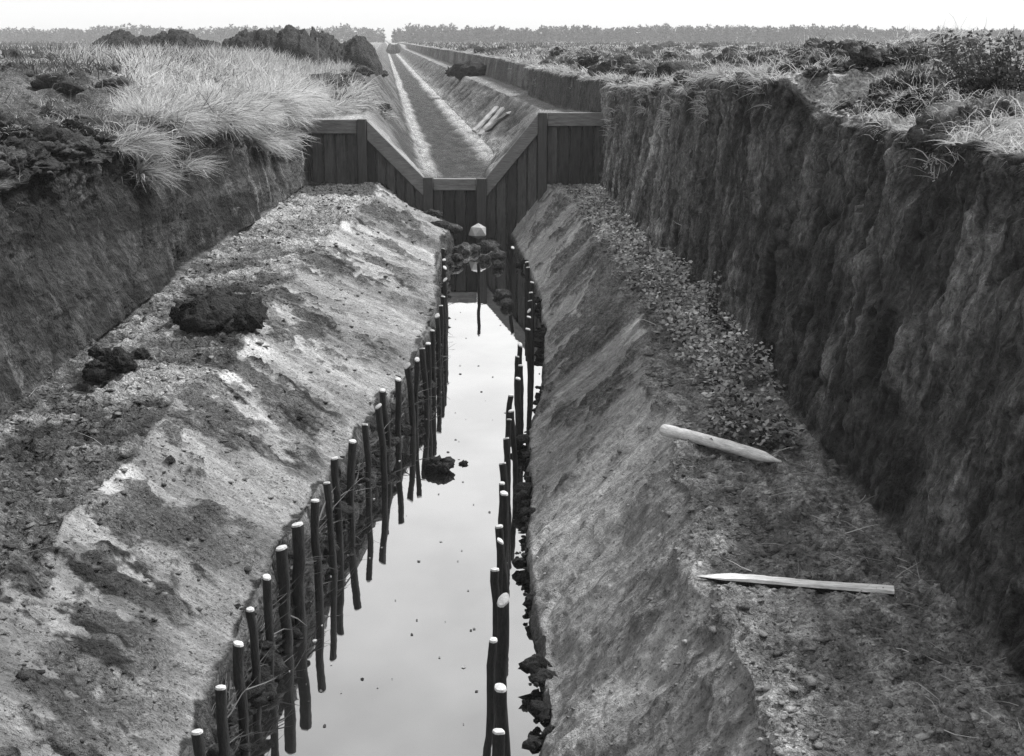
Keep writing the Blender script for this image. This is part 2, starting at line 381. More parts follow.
def roughen(X, Y, Z, sid, tt, far):
    """earth relief and earth colour for every section of the cut"""
    Cn = X.shape[1]
    dX = np.diff(X, axis=1, prepend=X[:, :1]); dZ = np.diff(Z, axis=1, prepend=Z[:, :1])
    # arc length across, from the foot of the wall on either side, in metres
    V = np.cumsum(np.sqrt(dX ** 2 + dZ ** 2), axis=1)
    V = V - V[:, [int(np.argmax(sid == 1))]]
    U = Y.copy()
    N = normals(X, Y, Z)
    w = {s: blur_cols((sid == i).astype(float), 3)[None, :] for i, s in enumerate(SECT)}
    D = np.zeros_like(X); A = np.zeros_like(X)
    def put(name, disp, alb):
        nonlocal D, A
        D += w[name] * disp; A += w[name] * alb
    n = lambda fu, fv, seed, o=4, sh=0.0: fbm_aniso((U + sh * V) * fu, V * fv, seed, o)
    iso = lambda f, seed, o=4, g=0.55: fbm2(U * f, V * f, seed, o, g)
    T = np.broadcast_to(tt[None, :], X.shape)
    # --- fields
    for nm, sd in (('field_l', 3), ('field_r', 23)):
        lum = fbm2(X * 0.5, Y * 0.5, sd, 4); f2 = fbm2(X * 3, Y * 3, sd + 9, 4); big = fbm2(X * 0.06, Y * 0.06, sd + 2, 3)
        patch = smooth(0.46, 0.6, lum * 0.6 + f2 * 0.4)
        alb = 0.025 + 0.15 * patch + 0.06 * smooth(0.45, 0.65, big)
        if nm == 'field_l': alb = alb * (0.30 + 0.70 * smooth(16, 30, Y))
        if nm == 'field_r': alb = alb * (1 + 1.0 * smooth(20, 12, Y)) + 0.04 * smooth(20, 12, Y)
        put(nm, (fbm2(X * 5, Y * 5, sd + 4, 3) - 0.5) * 0.12, alb)
    # --- walls of cut peat
    strat = fbm_aniso(U * 0.25, Z * 3.0 + 0.15 * U, 71, 3)
    root = smooth(0.62, 0.72, n(5.0, 0.5, 73, 3)) * smooth(0.45, 0.6, iso(0.7, 74, 2))
    ridge = n(3.0, 0.45, 75, 4)
    lum = iso(2.5, 76, 4)
    alb = 0.012 + 0.035 * smooth(0.45, 0.62, strat) + 0.03 * smooth(0.5, 0.68, lum) * 0.6 + 0.10 * root
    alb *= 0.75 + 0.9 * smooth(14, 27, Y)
    topdark = smooth(0.45, 0.05, T)
    fc, fh_ = facets(U, V, 3.2, 1.3, 400); ck = crease(n(1.6, 1.1, 410, 3, 0.2)) * smooth(0.4, 0.6, iso(0.8, 411, 2))
    alb = alb * (0.75 + 0.5 * fh_) * (1 - 0.5 * ck) * 0.82 + 0.03 * smooth(0.6, 0.7, iso(6, 412, 3)) * (1 - topdark)
    put('wall_l', fc * 0.035 - 0.04 * ck + (ridge - 0.5) * 0.08 + (lum - 0.5) * (0.10 + 0.30 * topdark) + (iso(0.5, 77, 2) - 0.5) * 0.35 + (iso(9, 78, 3) - 0.5) * (0.05 + 0.08 * topdark) + (iso(22, 79, 2) - 0.5) * 0.03, alb)
    ridge = n(4.2, 0.30, 85, 4, 0.12); ridge2 = n(1.1, 0.15, 86, 3, 0.1); lum = iso(2.2, 87, 4)
    band = np.exp(-((U - 8.6 - (Z - 2.2) * 2.3 + (iso(1.1, 90, 3) - 0.5) * 1.6) / 0.32) ** 2)
    alb = 0.020 + 0.03 * smooth(0.42, 0.7, ridge) + 0.035 * smooth(0.5, 0.7, lum) + 0.035 * band * (0.3 + lum)
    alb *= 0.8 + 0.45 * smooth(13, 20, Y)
    crk = smooth(0.60, 0.70, n(2.6, 0.45, 92, 3, 0.1)) * smooth(0.45, 0.6, iso(0.9, 93, 2)); alb = alb * (1 - 0.4 * crk)
    cut = -0.20 * smooth(0.62, 0.72, n(0.9, 0.12, 88, 2, 0.1)) - 0.12 * crk
    top = smooth(0.7, 0.97, T)
    fc, fh_ = facets(U, V, 4.2, 1.1, 420); ck = crease(n(2.4, 0.8, 430, 3, 0.15)) * smooth(0.42, 0.6, iso(0.8, 431, 2))
    alb = alb * (0.7 + 0.6 * fh_) * (1 - 0.6 * ck) * 2.2 + 0.03 * smooth(0.55, 0.7, n(12, 1.4, 96, 3))
    alb = alb * (0.85 + 0.75 * smooth(0.48, 0.62, iso(0.45, 97, 4))) + 0.07 * smooth(0.62, 0.70, n(6.0, 0.6, 98, 3)) * smooth(0.48, 0.6, iso(0.8, 99, 2))
    put('wall_r', fc * 0.05 - 0.06 * ck + (ridge - 0.5) * 0.06 + (n(13, 1.3, 95, 3, 0.05) - 0.5) * 0.055 + (ridge2 - 0.5) * 0.09 + cut * 0.5 + (lum - 0.5) * (0.09 + 0.25 * top) + (iso(9, 89, 3) - 0.5) * 0.06 + (iso(22, 91, 2) - 0.5) * 0.035, alb)
    # --- benches: trodden crumbly earth
    cr = iso(3.2, 101, 5, 0.6); lo = iso(0.7, 102, 3); fi = iso(14, 103, 3)
    pale = smooth(0.47, 0.62, cr * 0.55 + lo * 0.45)
    alb = 0.085 + 0.20 * pale + 0.08 * smooth(0.55, 0.72, fi)
    alb = alb * (1 - 0.72 * smooth(0.45, 0.60, iso(1.3, 104, 4)) * smooth(8.5, 10, Y) * (1 - smooth(19, 23, Y)))
    alb = np.where(Y > 26.2, 0.06 + 0.05 * cr, alb)
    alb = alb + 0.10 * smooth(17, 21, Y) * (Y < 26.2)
    put('bench_l', (cr - 0.5) * 0.22 + (fi - 0.5) * 0.07 + (lo - 0.5) * 0.12 + (iso(28, 106, 2) - .5) * 0.03, alb)
    cr = iso(3.4, 111, 5, 0.6); lo = iso(0.8, 112, 3); fi = iso(15, 113, 3); sp = n(1.5, 9, 114, 3)
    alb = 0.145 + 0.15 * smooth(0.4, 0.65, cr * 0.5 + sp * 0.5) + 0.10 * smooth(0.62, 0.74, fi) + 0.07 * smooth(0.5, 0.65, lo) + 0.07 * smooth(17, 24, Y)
    put('bench_r', (cr - 0.5) * 0.14 + (iso(28, 116, 2) - .5) * 0.03 + (fi - 0.5) * 0.05 + (lo - 0.5) * 0.08 + (sp - 0.5) * 0.03, alb)
    # --- banks: sand and clay smeared down with the spade
    st1 = n(6.5, 0.9, 121, 4, 0.25); st2 = n(1.2, 0.35, 122, 3, 0.25); bl = iso(1.0, 123, 4); fi = iso(12, 124, 3); cr = iso(4, 125, 4)
    T_top = 1 - T                                             # 1 at the crest for the left bank
    peat = smooth(0.505, 0.55, bl * 0.62 + cr * 0.24 + fi * 0.14 + 0.05 * (st1 - .5)) * smooth(0.10, 0.75, T_top + 0.7 * (bl - 0.5) + 0.14)
    peat_l = peat
    fcl, fhl = facets(U + 0.25 * V, V, 3.0, 0.6, 440)
    alb = 0.265 + 0.08 * (st1 - 0.5) * 2 + 0.20 * smooth(0.72, 0.95, T_top) * smooth(0.5, 0.62, iso(0.8, 128, 3)) + 0.06 * (fhl - 0.5) * 2 * smooth(0.2, 0.7, T_top) + 0.15 * (st2 - 0.5) * 2
    alb = alb * (1 - 0.58 * peat) - 0.16 * smooth(0.64, 0.74, st1) * (0.4 + peat)
    alb = alb * (0.12 + 0.88 * smooth(0.02, 0.035, 1.0 - T + 0.16 * (cr - 0.5))) 
    put('bank_l', fcl * 0.03 * smooth(0.1, 0.6, T_top) + (st1 - 0.5) * 0.04 + (st2 - 0.5) * 0.16 + (bl - 0.5) * 0.16 + (cr - 0.5) * (0.03 + 0.16 * peat) + (fi - 0.5) * 0.025, np.clip(alb, 0.03, 1))
    st1 = n(6.0, 0.8, 131, 4, -0.3); st2 = n(1.1, 0.3, 132, 3, -0.3); bl = iso(0.9, 133, 4); fi = iso(12, 134, 3); cr = iso(4, 135, 4)
    peat = smooth(0.505, 0.56, bl * 0.62 + cr * 0.24 + fi * 0.14 + 0.15 * (T - 0.5)) * (0.35 + 0.65 * smooth(9, 12, Y))
    peat_r = peat
    fcr, fhr = facets(U - 0.3 * V, V, 2.6, 0.6, 450)
    alb = 0.29 + 0.22 * smooth(0.75, 0.97, T) * smooth(0.5, 0.62, iso(0.8, 139, 3)) + 0.05 * (fhr - 0.5) * 2 + 0.06 * (st1 - 0.5) * 2 + 0.12 * (st2 - 0.5) * 2 + 0.16 * (iso(0.55, 138, 3) - 0.45) + 0.08 * smooth(14, 22, Y)
    alb = alb * (1 - 0.5 * peat) - 0.09 * smooth(0.62, 0.72, st1)
    put('bank_r', fcr * 0.04 + (st1 - 0.5) * 0.06 + (st2 - 0.5) * 0.14 + (bl - 0.5) * 0.16 + (cr - 0.5) * (0.03 + 0.10 * peat) + (fi - 0.5) * 0.025, np.clip(alb, 0.035, 1))
    lum = iso(3.5, 141, 5, 0.6)
    put('lip_l', (lum - 0.5) * 0.22, 0.025 + 0.04 * lum)
    put('lip_r', (lum - 0.5) * 0.16, 0.03 + 0.05 * lum)
    put('bed', (iso(3, 142, 4) - 0.5) * 0.12 * smooth(25.5, 27, Y), 0.03 + 0.05 * lum)
    if far:
        # the far reach: trodden floor with two pale sand berms at its foot, darker slopes
        Xf = X - AF * Y
        g = fbm2(Xf * 1.4, Y * 0.7, 151, 4); g2 = fbm2(Xf * 5, Y * 2.5, 152, 3)
        flo = np.interp(Y, [29, 38], [1.0, 0.85]); fro = np.interp(Y, [29, 38], [2.05, 2.95])
        Xw = Xf + (fbm2(Y * 0.5, Y * 0, 158, 4, 0.6) - 0.5) * 0.30 + (g2 - 0.5) * 0.16
        berm = np.exp(-((Xw - 0.98) / 0.22) ** 4) * smooth(29.5, 33, Y) + np.exp(-((Xw - 2.80) / 0.36) ** 4) * smooth(32, 37, Y)
        berm = np.clip(berm * (0.75 + 1.1 * (g2 - 0.5)), 0, 1)
        floor = 0.03 + 0.09 * np.clip(g2 - 0.3, 0, 1) + 0.04 * smooth(33, 29.5, Y)
        slopel = 0.04 + 0.07 * smooth(0.45, 0.65, g)
        sloper = 0.10 + 0.12 * smooth(0.4, 0.62, g) + 0.10 * (g2 - 0.5)
        nearw = smooth(32.5, 29.5, Y)
        slopel = slopel + 0.16 * nearw; sloper = sloper * (1 - .35 * np.exp(-((Xf - fro - 0.7) / 0.35) ** 2)) + 0.06 * nearw
        benchl = 0.10 + 0.3 * smooth(31.5, 30, Y)
        benchr = 0.20 + 0.2 * (g - 0.4)
        wall = 0.075 + 0.10 * smooth(0.4, 0.65, fbm_aniso(Y * 1.5, Z * 0.6, 153, 3)) * smooth(38, 50, Y)
        D = D * 0.0
        D += (w['bench_l'] + w['bench_r'] + w['bed'] + w['lip_l'] + w['lip_r']) * ((g2 - 0.5) * 0.10) + (w['bank_l'] + w['bank_r']) * ((g - 0.5) * 0.18 + (g2 - 0.5) * 0.08)
        D += (w['wall_l'] + w['wall_r']) * ((fbm_aniso(Y * 1.2, Z * 0.4, 154, 3) - 0.5) * 0.35)
        D += (w['field_l'] + w['field_r']) * ((fbm2(X * 2, Y * 2, 155, 3) - 0.5) * 0.16)
        D += berm * 0.07 * (w['bed'] + w['lip_l'] + w['lip_r'] + w['bank_r'] + w['bank_l'])
        fl = w['field_l'] * A + w['field_r'] * A
        A = (w['field_l'] + w['field_r']) * (fl + 0.08) + w['wall_l'] * 0.12 + w['bench_l'] * benchl + w['bank_l'] * slopel + (w['lip_l'] + w['bed'] + w['lip_r']) * floor + w['bank_r'] * sloper + w['bench_r'] * benchr + w['wall_r'] * wall
        inside = (w['bed'] + w['lip_l'] + w['lip_r'] + w['bank_r'] + w['bank_l'])
        A = A * (1 - berm * inside) + 0.46 * berm * inside
    crumb_of = dict(field_l=1, wall_l=.5, bench_l=1, bank_l=.1, lip_l=1, bed=1, lip_r=1, bank_r=.12, bench_r=1, wall_r=.35, field_r=1)
    streak_of = dict(field_l=0, wall_l=.7, bench_l=0, bank_l=.30, lip_l=0, bed=0, lip_r=0, bank_r=.38, bench_r=.1, wall_r=1.0, field_r=0)
    K = np.stack([sum(w[q] * crumb_of[q] for q in SECT) + 0 * X, sum(w[q] * streak_of[q] for q in SECT) + 0 * X], -1)
    if not far:
        K[..., 0] += (w['bank_l'] * peat_l + w['bank_r'] * peat_r) * 0.8
        K[..., 1] *= 1 - 0.6 * (w['bank_l'] * peat_l + w['bank_r'] * peat_r)
        K[..., 0] += 0.6 * (w['wall_l'] * topdark + w['wall_r'] * top)
    return X + N[..., 0] * D, Y + N[..., 1] * D, Z + N[..., 2] * D, np.clip(A, 0.012, 0.8), K

def geom_rows(y0, y1, step):
    n = int(math.log(y1 / y0) / step)
    return y0 * np.exp(np.linspace(0, math.log(y1 / y0), n))

near_rows = geom_rows(3.2, 29.02, 0.0027)
near_counts = [260, 150, 90, 110, 16, 26, 12, 110, 90, 160, 280]
far_rows = geom_rows(28.955, 950.0, 0.0075)
far_counts = [170, 20, 30, 50, 8, 46, 8, 60, 30, 40, 190]
NX, NY, NZ, NS, NT_ = build_loft(near_rows, near_profile, near_counts, 'near')
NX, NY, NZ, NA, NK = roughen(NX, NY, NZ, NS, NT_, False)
FX, FY, FZ, FS, FT = build_loft(far_rows, far_profile, far_counts, 'far')
FX, FY, FZ, FA, FK = roughen(FX, FY, FZ, FS, FT, True)

def patch(name, X, Y, Z, A, K, c0, c1, label):
    v = np.stack([X[:, c0:c1 + 1], Y[:, c0:c1 + 1], Z[:, c0:c1 + 1]], -1)
    r, c = v.shape[:2]
    i = np.arange(r * c).reshape(r, c)
    f = np.stack([i[:-1, :-1], i[:-1, 1:], i[1:, 1:], i[1:, :-1]], -1).reshape(-1, 4)
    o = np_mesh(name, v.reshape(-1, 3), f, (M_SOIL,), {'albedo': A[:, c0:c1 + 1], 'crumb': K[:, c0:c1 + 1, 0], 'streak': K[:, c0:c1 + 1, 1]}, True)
    return tag(o, label, kind='structure')

def span(S, a, b):
    idx = np.where((S >= a) & (S <= b))[0]
    return int(idx[0]), min(int(idx[-1]) + 1, len(S) - 1)

def lay(X, Y, Z, S, A, K, rows):
    for nm, a, b, lab in rows:
        c0, c1 = span(S, a, b); patch(nm, X, Y, Z, A, K, c0, c1, lab)

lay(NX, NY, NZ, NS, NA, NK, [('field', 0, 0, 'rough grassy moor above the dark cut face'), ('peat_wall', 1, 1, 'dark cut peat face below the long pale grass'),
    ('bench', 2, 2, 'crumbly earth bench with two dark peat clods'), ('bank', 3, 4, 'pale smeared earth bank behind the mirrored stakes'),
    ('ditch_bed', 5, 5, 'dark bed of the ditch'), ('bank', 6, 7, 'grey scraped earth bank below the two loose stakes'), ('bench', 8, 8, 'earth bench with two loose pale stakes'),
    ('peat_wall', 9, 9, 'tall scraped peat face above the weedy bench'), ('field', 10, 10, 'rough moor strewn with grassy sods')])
lay(FX, FY, FZ, FS, FA, FK, [('field', 0, 0, 'grassy moor beyond the timber weir'), ('canal_slope', 1, 3, 'steep dark slope of the canal behind the weir'),
    ('canal_floor', 4, 6, 'dark canal floor between two pale sand strips'), ('canal_slope', 7, 7, 'broad pale slope of the canal behind the weir'),
    ('bench', 8, 8, 'earth bench above the broad canal slope'), ('peat_wall', 9, 9, 'low peat face along the far canal'), ('field', 10, 10, 'rough moor beyond the weir')])

# end face under the fields where near and far reach meet, and a closing sheet out to the horizon
me_rows = [(-1500, 900.0), (1500, 900.0), (1500, 4000.0), (-1500, 4000.0)]
o = np_mesh('moor', [(x, y, 3.05) for x, y in me_rows], [(0, 1, 2, 3)], (M_SOIL,), {'albedo': [0.2] * 4}); tag(o, 'flat moor running out to the horizon', kind='structure')

# joining face at the weir line (earth behind the planks)
def seam():
    a = np.stack([NX[-1], NY[-1], NZ[-1]], -1); b = np.stack([FX[0], FY[0], FZ[0]], -1)
    xs = np.linspace(-5.3, 2.25, 300)
    za = np.interp(xs, a[:, 0], a[:, 2]); zb = np.interp(xs, b[:, 0], b[:, 2])
    v = np.concatenate([np.stack([xs, np.full_like(xs, 28.985), np.minimum(za, zb) - 0.02], -1), np.stack([xs, np.full_like(xs, 29.04), zb], -1)])
    i = np.arange(len(xs) - 1)
    f = np.stack([i, i + 1, i + 1 + len(xs), i + len(xs)], -1)
    o = np_mesh('earth_face', v, f, (M_SOIL,), {'albedo': np.full(len(v), 0.2)}, True); tag(o, 'earth packed behind the timber weir', kind='structure')
seam()

# water
ys = np.linspace(3.2, 27.6, 90)
xl = toeL(ys) - 0.4; xr = toeR(ys) + 0.4
v = np.concatenate([np.stack([xl, ys, np.zeros_like(ys)], -1), np.stack([xr, ys, np.zeros_like(ys)], -1)])
i = np.arange(len(ys) - 1); f = np.stack([i, i + len(ys), i + len(ys) + 1, i + 1], -1)
tag(np_mesh('water', v, f, (M_WATER,)), 'still ditch water mirroring the pale sky', kind='structure')

def floating():
    L = []
    for k in range(150):
        Y = 7 * (26 / 7.) ** random.random(); u = random.random() ** 3.0; u = u if k % 3 else 1 - u
        x = float(toeL(Y)) + (float(toeR(Y)) - float(toeL(Y))) * u
        r = random.uniform(.003, .011) * (1 + Y / 20); a0 = random.random() * 6
        L.append([(x + r * random.uniform(.5, 1.4) * math.cos(a0 + q * 1.257), Y + r * 1.5 * random.uniform(.5, 1.4) * math.sin(a0 + q * 1.257), 0.004 + random.random() * .002) for q in range(5)])
    v = [p for q in L for p in q]; f = np.arange(len(v)).reshape(-1, 5)
    o = np_mesh('floating_debris', v, f, (M_SOIL,), {'albedo': np.repeat(RNG.random(len(L)) ** 2 * .4 + .02, 5), 'crumb': np.zeros(len(v)), 'streak': np.zeros(len(v))})
    tag(o, 'specks of peat and straw floating on the ditch water', 'debris', kind='stuff')
floating()

# helpers to stand things on the earth
def near_at(sname, t, Y):
    """point and normal on a section of the near reach at fraction t across"""
    s = SECT.index(sname); cs = np.where(NS == s)[0]
    c = cs[0] + t * (len(cs) - 1); c = int(round(c)); r = int(np.clip(np.searchsorted(near_rows, Y), 1, len(near_rows) - 2))
    p = Vector((NX[r, c], NY[r, c], NZ[r, c]))
    dc = Vector((NX[r, c + 1] - NX[r, c - 1], NY[r, c + 1] - NY[r, c - 1], NZ[r, c + 1] - NZ[r, c - 1]))
    dr = Vector((NX[r + 1, c] - NX[r - 1, c], NY[r + 1, c] - NY[r - 1, c], NZ[r + 1, c] - NZ[r - 1, c]))
    return p, dc.cross(dr).normalized()

def height(x, y):
    """height of the earth at x, y (fields, benches, canal)"""
    if y < 28.97:
        rows, X, Z = near_rows, NX, NZ
    else:
        rows, X, Z = far_rows, FX, FZ
    r = int(np.clip(np.searchsorted(rows, y), 0, len(rows) - 1))
    return float(np.interp(x, X[r], Z[r]))

# ------------------------------------------------------------------ lumps
def lump_bm(r, seed, squash=0.65, sub=3, rough=0.45, freq=2.2):
    bm = bmesh.new(); bmesh.ops.create_icosphere(bm, subdivisions=sub, radius=1.0)
    co = np.array([v.co[:] for v in bm.verts])
    s1 = seed * 7.31
    n1 = fbm2(co[:, 0] * freq + s1 + co[:, 2] * 1.3, co[:, 1] * freq - s1 + co[:, 2] * 0.9, seed % 97, 4, 0.6) - 0.5
    n2 = fbm2(co[:, 0] * freq * 3 + s1 + co[:, 2] * 4, co[:, 1] * freq * 3 + co[:, 2] * 3.1, seed % 89 + 3, 3, 0.6) - 0.5
    k = 1 + n1 * rough * 2 + n2 * rough
    for v, q in zip(bm.verts, k):
        v.co = Vector((v.co.x * r[0] * q, v.co.y * r[1] * q, v.co.z * r[2] * q * squash if v.co.z < 0 else v.co.z * r[2] * q))
    return bm

def soil_obj(name, bm, alb, parent=None, var=0.5):
    o = bm_obj(name, bm, (M_SOIL,), parent, True); me = o.data
    n = len(me.vertices); co = np.empty(n * 3, dtype=np.float32); me.vertices.foreach_get('co', co); co = co.reshape(-1, 3)
    v = fbm2(co[:, 0] * 6 + co[:, 2] * 3, co[:, 1] * 6 - co[:, 2] * 2, len(name) + n % 50, 3)
    for an, av in (('albedo', alb * (1 + var * 2 * (v - .5))), ('crumb', np.ones(n)), ('streak', np.zeros(n))):
        a = me.attributes.new(an, 'FLOAT', 'POINT'); a.data.foreach_set('value', np.asarray(av, dtype=np.float32))
    return o

def heap_of(points, name, mat, sub=2):
    """one mesh made of many overlapping lumps: a heap whose clods cannot be told apart"""
    bm = bmesh.new()
    for k, (p, r) in enumerate(points):
        b = lump_bm((r * random.uniform(.8, 1.3), r * random.uniform(.8, 1.3), r * random.uniform(.55, .9)), 40 + k * 3 + int(abs(p[0] * 10)), 0.7, sub, 0.7, 3.0)
        rot = Matrix.Rotation(random.uniform(0, 6.28), 4, 'Z'); b.transform(Matrix.Translation(p) @ rot)
        me = bpy.data.meshes.new('t'); b.to_mesh(me); b.free(); bm.from_mesh(me); bpy.data.meshes.remove(me)
    return bm

# loose crumbs on benches and banks: one uncountable litter
def crumbs():
    ico = bmesh.new(); bmesh.ops.create_icosphere(ico, subdivisions=1, radius=1)
    bv = np.array([v.co[:] for v in ico.verts]); bf = np.array([[v.index for v in f.verts] for f in ico.faces]); ico.free()
    V, Fc, Al = [], [], []
    base = 0
    spec = [('bench_l', 11000, .5, 1.7), ('bench_r', 9000, .5, 1.35), ('bank_l', 3200, .35, 1.2), ('bank_r', 1500, .5, 1.3), ('field_l', 2600, .4, 2), ('field_r', 2600, .4, 2), ('lip_l', 500, .5, 1.5), ('lip_r', 700, .5, 1.5)]
    for sname, n, a0, a1 in spec:
        s = SECT.index(sname); cs = np.where(NS == s)[0]
        for k in range(n):
            Y = 4.5 * (28.5 / 4.5) ** RNG.random()
            r = int(np.searchsorted(near_rows, Y)); r = min(r, len(near_rows) - 1)
            u = RNG.random()
            if sname == 'bank_l': u = u ** 1.5
            if sname == 'bank_r': u = 1 - u ** 2.0
            if sname == 'field_l': u = 1 - u * 0.55
            if sname == 'field_r': u = u * 0.55
            c = cs[int(u * (len(cs) - 1))]
            sz = min(0.005 + 0.0045 * RNG.pareto(2.1), 0.03) * (2.4 if sname.startswith('field') else 1.0) * (0.75 + Y / 40)
            q = bv * (0.45 + 0.9 * RNG.random((len(bv), 1))) * np.array([sz * RNG.uniform(.8, 2.2), sz * RNG.uniform(.8, 1.5), sz * RNG.uniform(.25, .55)])
            th = RNG.random() * 6.28; ct, sn = math.cos(th), math.sin(th)
            q = np.stack([q[:, 0] * ct - q[:, 1] * sn, q[:, 0] * sn + q[:, 1] * ct, q[:, 2]], -1)
            q += np.array([NX[r, c], NY[r, c], NZ[r, c] + sz * 0.2])
            V.append(q); Fc.append(bf + base); base += len(bv)
            al = NA[r, c] * (a0 + (a1 - a0) * RNG.random() ** 1.6)
            Al.append(np.full(len(bv), min(.6, al)))
    o = np_mesh('crumbled_soil', np.concatenate(V), np.concatenate(Fc), (M_CRUMB,), {'albedo': np.concatenate(Al)}, False)
    tag(o, 'loose crumbs of peat and sand on benches and banks', 'loose soil', kind='stuff')
crumbs()

# ------------------------------------------------------------------ blades, leaves
class Ribbons:
    """thin leaves of three segments, all in one mesh"""
    def __init__(s): s.v = []; s.t = []
    def blade(s, p, d, length, width, droop, tint):
        """p root, d starting direction, bends towards the ground"""
        side = d.cross(Vector((0, 0, 1)))
        if side.length < 1e-3: side = Vector((1, 0, 0))
        side.normalize()
        ang_ = random.uniform(0, PI); side = (Matrix.Rotation(ang_, 3, d) @ side)
        q = p.copy(); dd = d.normalized()
        for k in range(4):
            w = width * (1, 0.85, 0.6, 0.12)[k]
            s.v.append(tuple(q - side * w)); s.v.append(tuple(q + side * w)); s.t += [tint, tint]
            q = q + dd * (length / 3)
            dd = (dd + Vector((random.gauss(0, .17), random.gauss(0, .17), random.gauss(0, .1) - droop))).normalized()
    def build(s, name, mat, parent=None):
        n = len(s.v) // 8
        b = (np.arange(n) * 8)[:, None, None]
        f = np.array([[0, 1, 3, 2], [2, 3, 5, 4], [4, 5, 7, 6]])[None] + b
        return np_mesh(name, s.v, f.reshape(-1, 4), (mat,), {'tint': s.t}, False, parent)

class Leaves:
    def __init__(s): s.v = []; s.t = []
    def leaf(s, p, size, tint, up=0.5):
        a = Vector((random.gauss(0, 1), random.gauss(0, 1), random.gauss(0, 1) * up)).normalized()
        b = a.cross(Vector((random.gauss(0, .6), random.gauss(0, .6), 1))).normalized()
        s.v += [tuple(p), tuple(p + a * size * .5 + b * size * .32), tuple(p + a * size), tuple(p + a * size * .5 - b * size * .32)]
        s.t += [tint] * 4
    def build(s, name, mat, parent=None):
        n = len(s.v) // 4
        f = np.arange(n * 4).reshape(-1, 4)
        return np_mesh(name, s.v, f, (mat,), {'tint': s.t}, False, parent)

def edge_left(Y):
    return float(np.interp(Y, [3, 20, 29], [-4.4, -4.4, -4.02])) + AN * Y if Y < 29 else -0.95 + AF * Y
def edge_right(Y):
    return float(np.interp(Y, [3, 12.35, 12.6, 22, 29], [3.05, 2.98, 2.70, 2.68, 2.42])) + AN * Y if Y < 29 else (4.85 if Y < 46 else 5.3) + AF * Y

def grass_left():
    g = Ribbons()
    n = 0
    while n < 80000:                                   # the long pale tussocks above the cut
        Y = 14.6 * (34.0 / 14.6) ** random.random()
        e = edge_left(Y) if Y < 29 else -4.4 + AN * Y + (Y - 29) * 0.35
        lo = -0.283 * Y + 0.8 * (fb(Y * 2.2, 3.0, 209) - 0.5)
        if lo > e: continue
        x = e + 0.08 - ((e - lo) * random.random() ** 1.3 if random.random() < .7 else .4 * random.random())
        tus = fb(x * 1.5, Y * 1.1, 201)
        if random.random() > (tus - 0.36) * 4.5: continue
        n += 1
        z = height(min(x, e), Y)
        ln = random.choice((.12, .2, .28, .36, .5)) * random.uniform(.8, 1.2) * (0.5 + tus * 0.8)
        dr = (fb(x * .9 + 20, Y * .7, 231) - .5) * 9; lean = Vector((0.12 + 0.3 * math.cos(dr) + random.gauss(0, .6), -0.15 + 0.3 * math.sin(dr) + random.gauss(0, .6), random.uniform(.3, 1.1)))
        if e - x < 0.4: lean = Vector((random.gauss(0.9, 0.6), random.gauss(-0.3, 0.55), random.uniform(.1, .8))); ln *= 1.5
        g.blade(Vector((x, Y, z - 0.02)), lean.normalized(), ln, random.choice((0.0025, 0.004, 0.0075)) * (Y / 18), random.uniform(0.15, 0.5), min(1, max(0, random.gauss(0.34 + 1.3 * (tus - 0.36), 0.32))))
    n = 0
    while n < 26000:                                   # grass running on beyond the weir
        Y = 31 * (260 / 31) ** random.random()
        e = edge_left(Y) - 0.4
        x = e - random.random() ** 1.4 * (0.20 * Y)
        tus = fb(x * 0.6, Y * 0.35, 205)
        if random.random() > (tus - 0.32) * 3.5: continue
        n += 1
        lean = Vector((random.gauss(0.2, 0.35), random.gauss(-0.1, 0.35), 1.0))
        g.blade(Vector((x, Y, height(x, Y) - 0.02)), lean.normalized(), random.uniform(0.3, 0.55), 0.0045 * Y / 18, random.uniform(0.1, 0.4), min(1, max(0, random.gauss(0.5, 0.25))))
    n = 0
    while n < 7000:                                    # thin scatter in the dark broken ground nearer
        Y = 9 * (45 / 9.) ** random.random()
        x = min(edge_left(Y), -0.285 * Y) - random.random() ** 2 * Y * 0.3
        tus = fb(x * 1.2, Y * 0.9, 207)
        if random.random() > (tus - 0.45) * 4: continue
        n += 1
        lean = Vector((random.gauss(0.2, 0.6), random.gauss(-0.1, 0.6), 0.7))
        g.blade(Vector((x, Y, height(x, Y) - 0.02)), lean.normalized(), random.uniform(0.12, 0.3), 0.004 * Y / 18, 0.4, min(1, max(0, random.gauss(0.25, 0.2))))
    tag(g.build('grass', M_GRASS), 'long pale dry grass hanging over the cut peat edge', 'grass', kind='stuff')
grass_left()

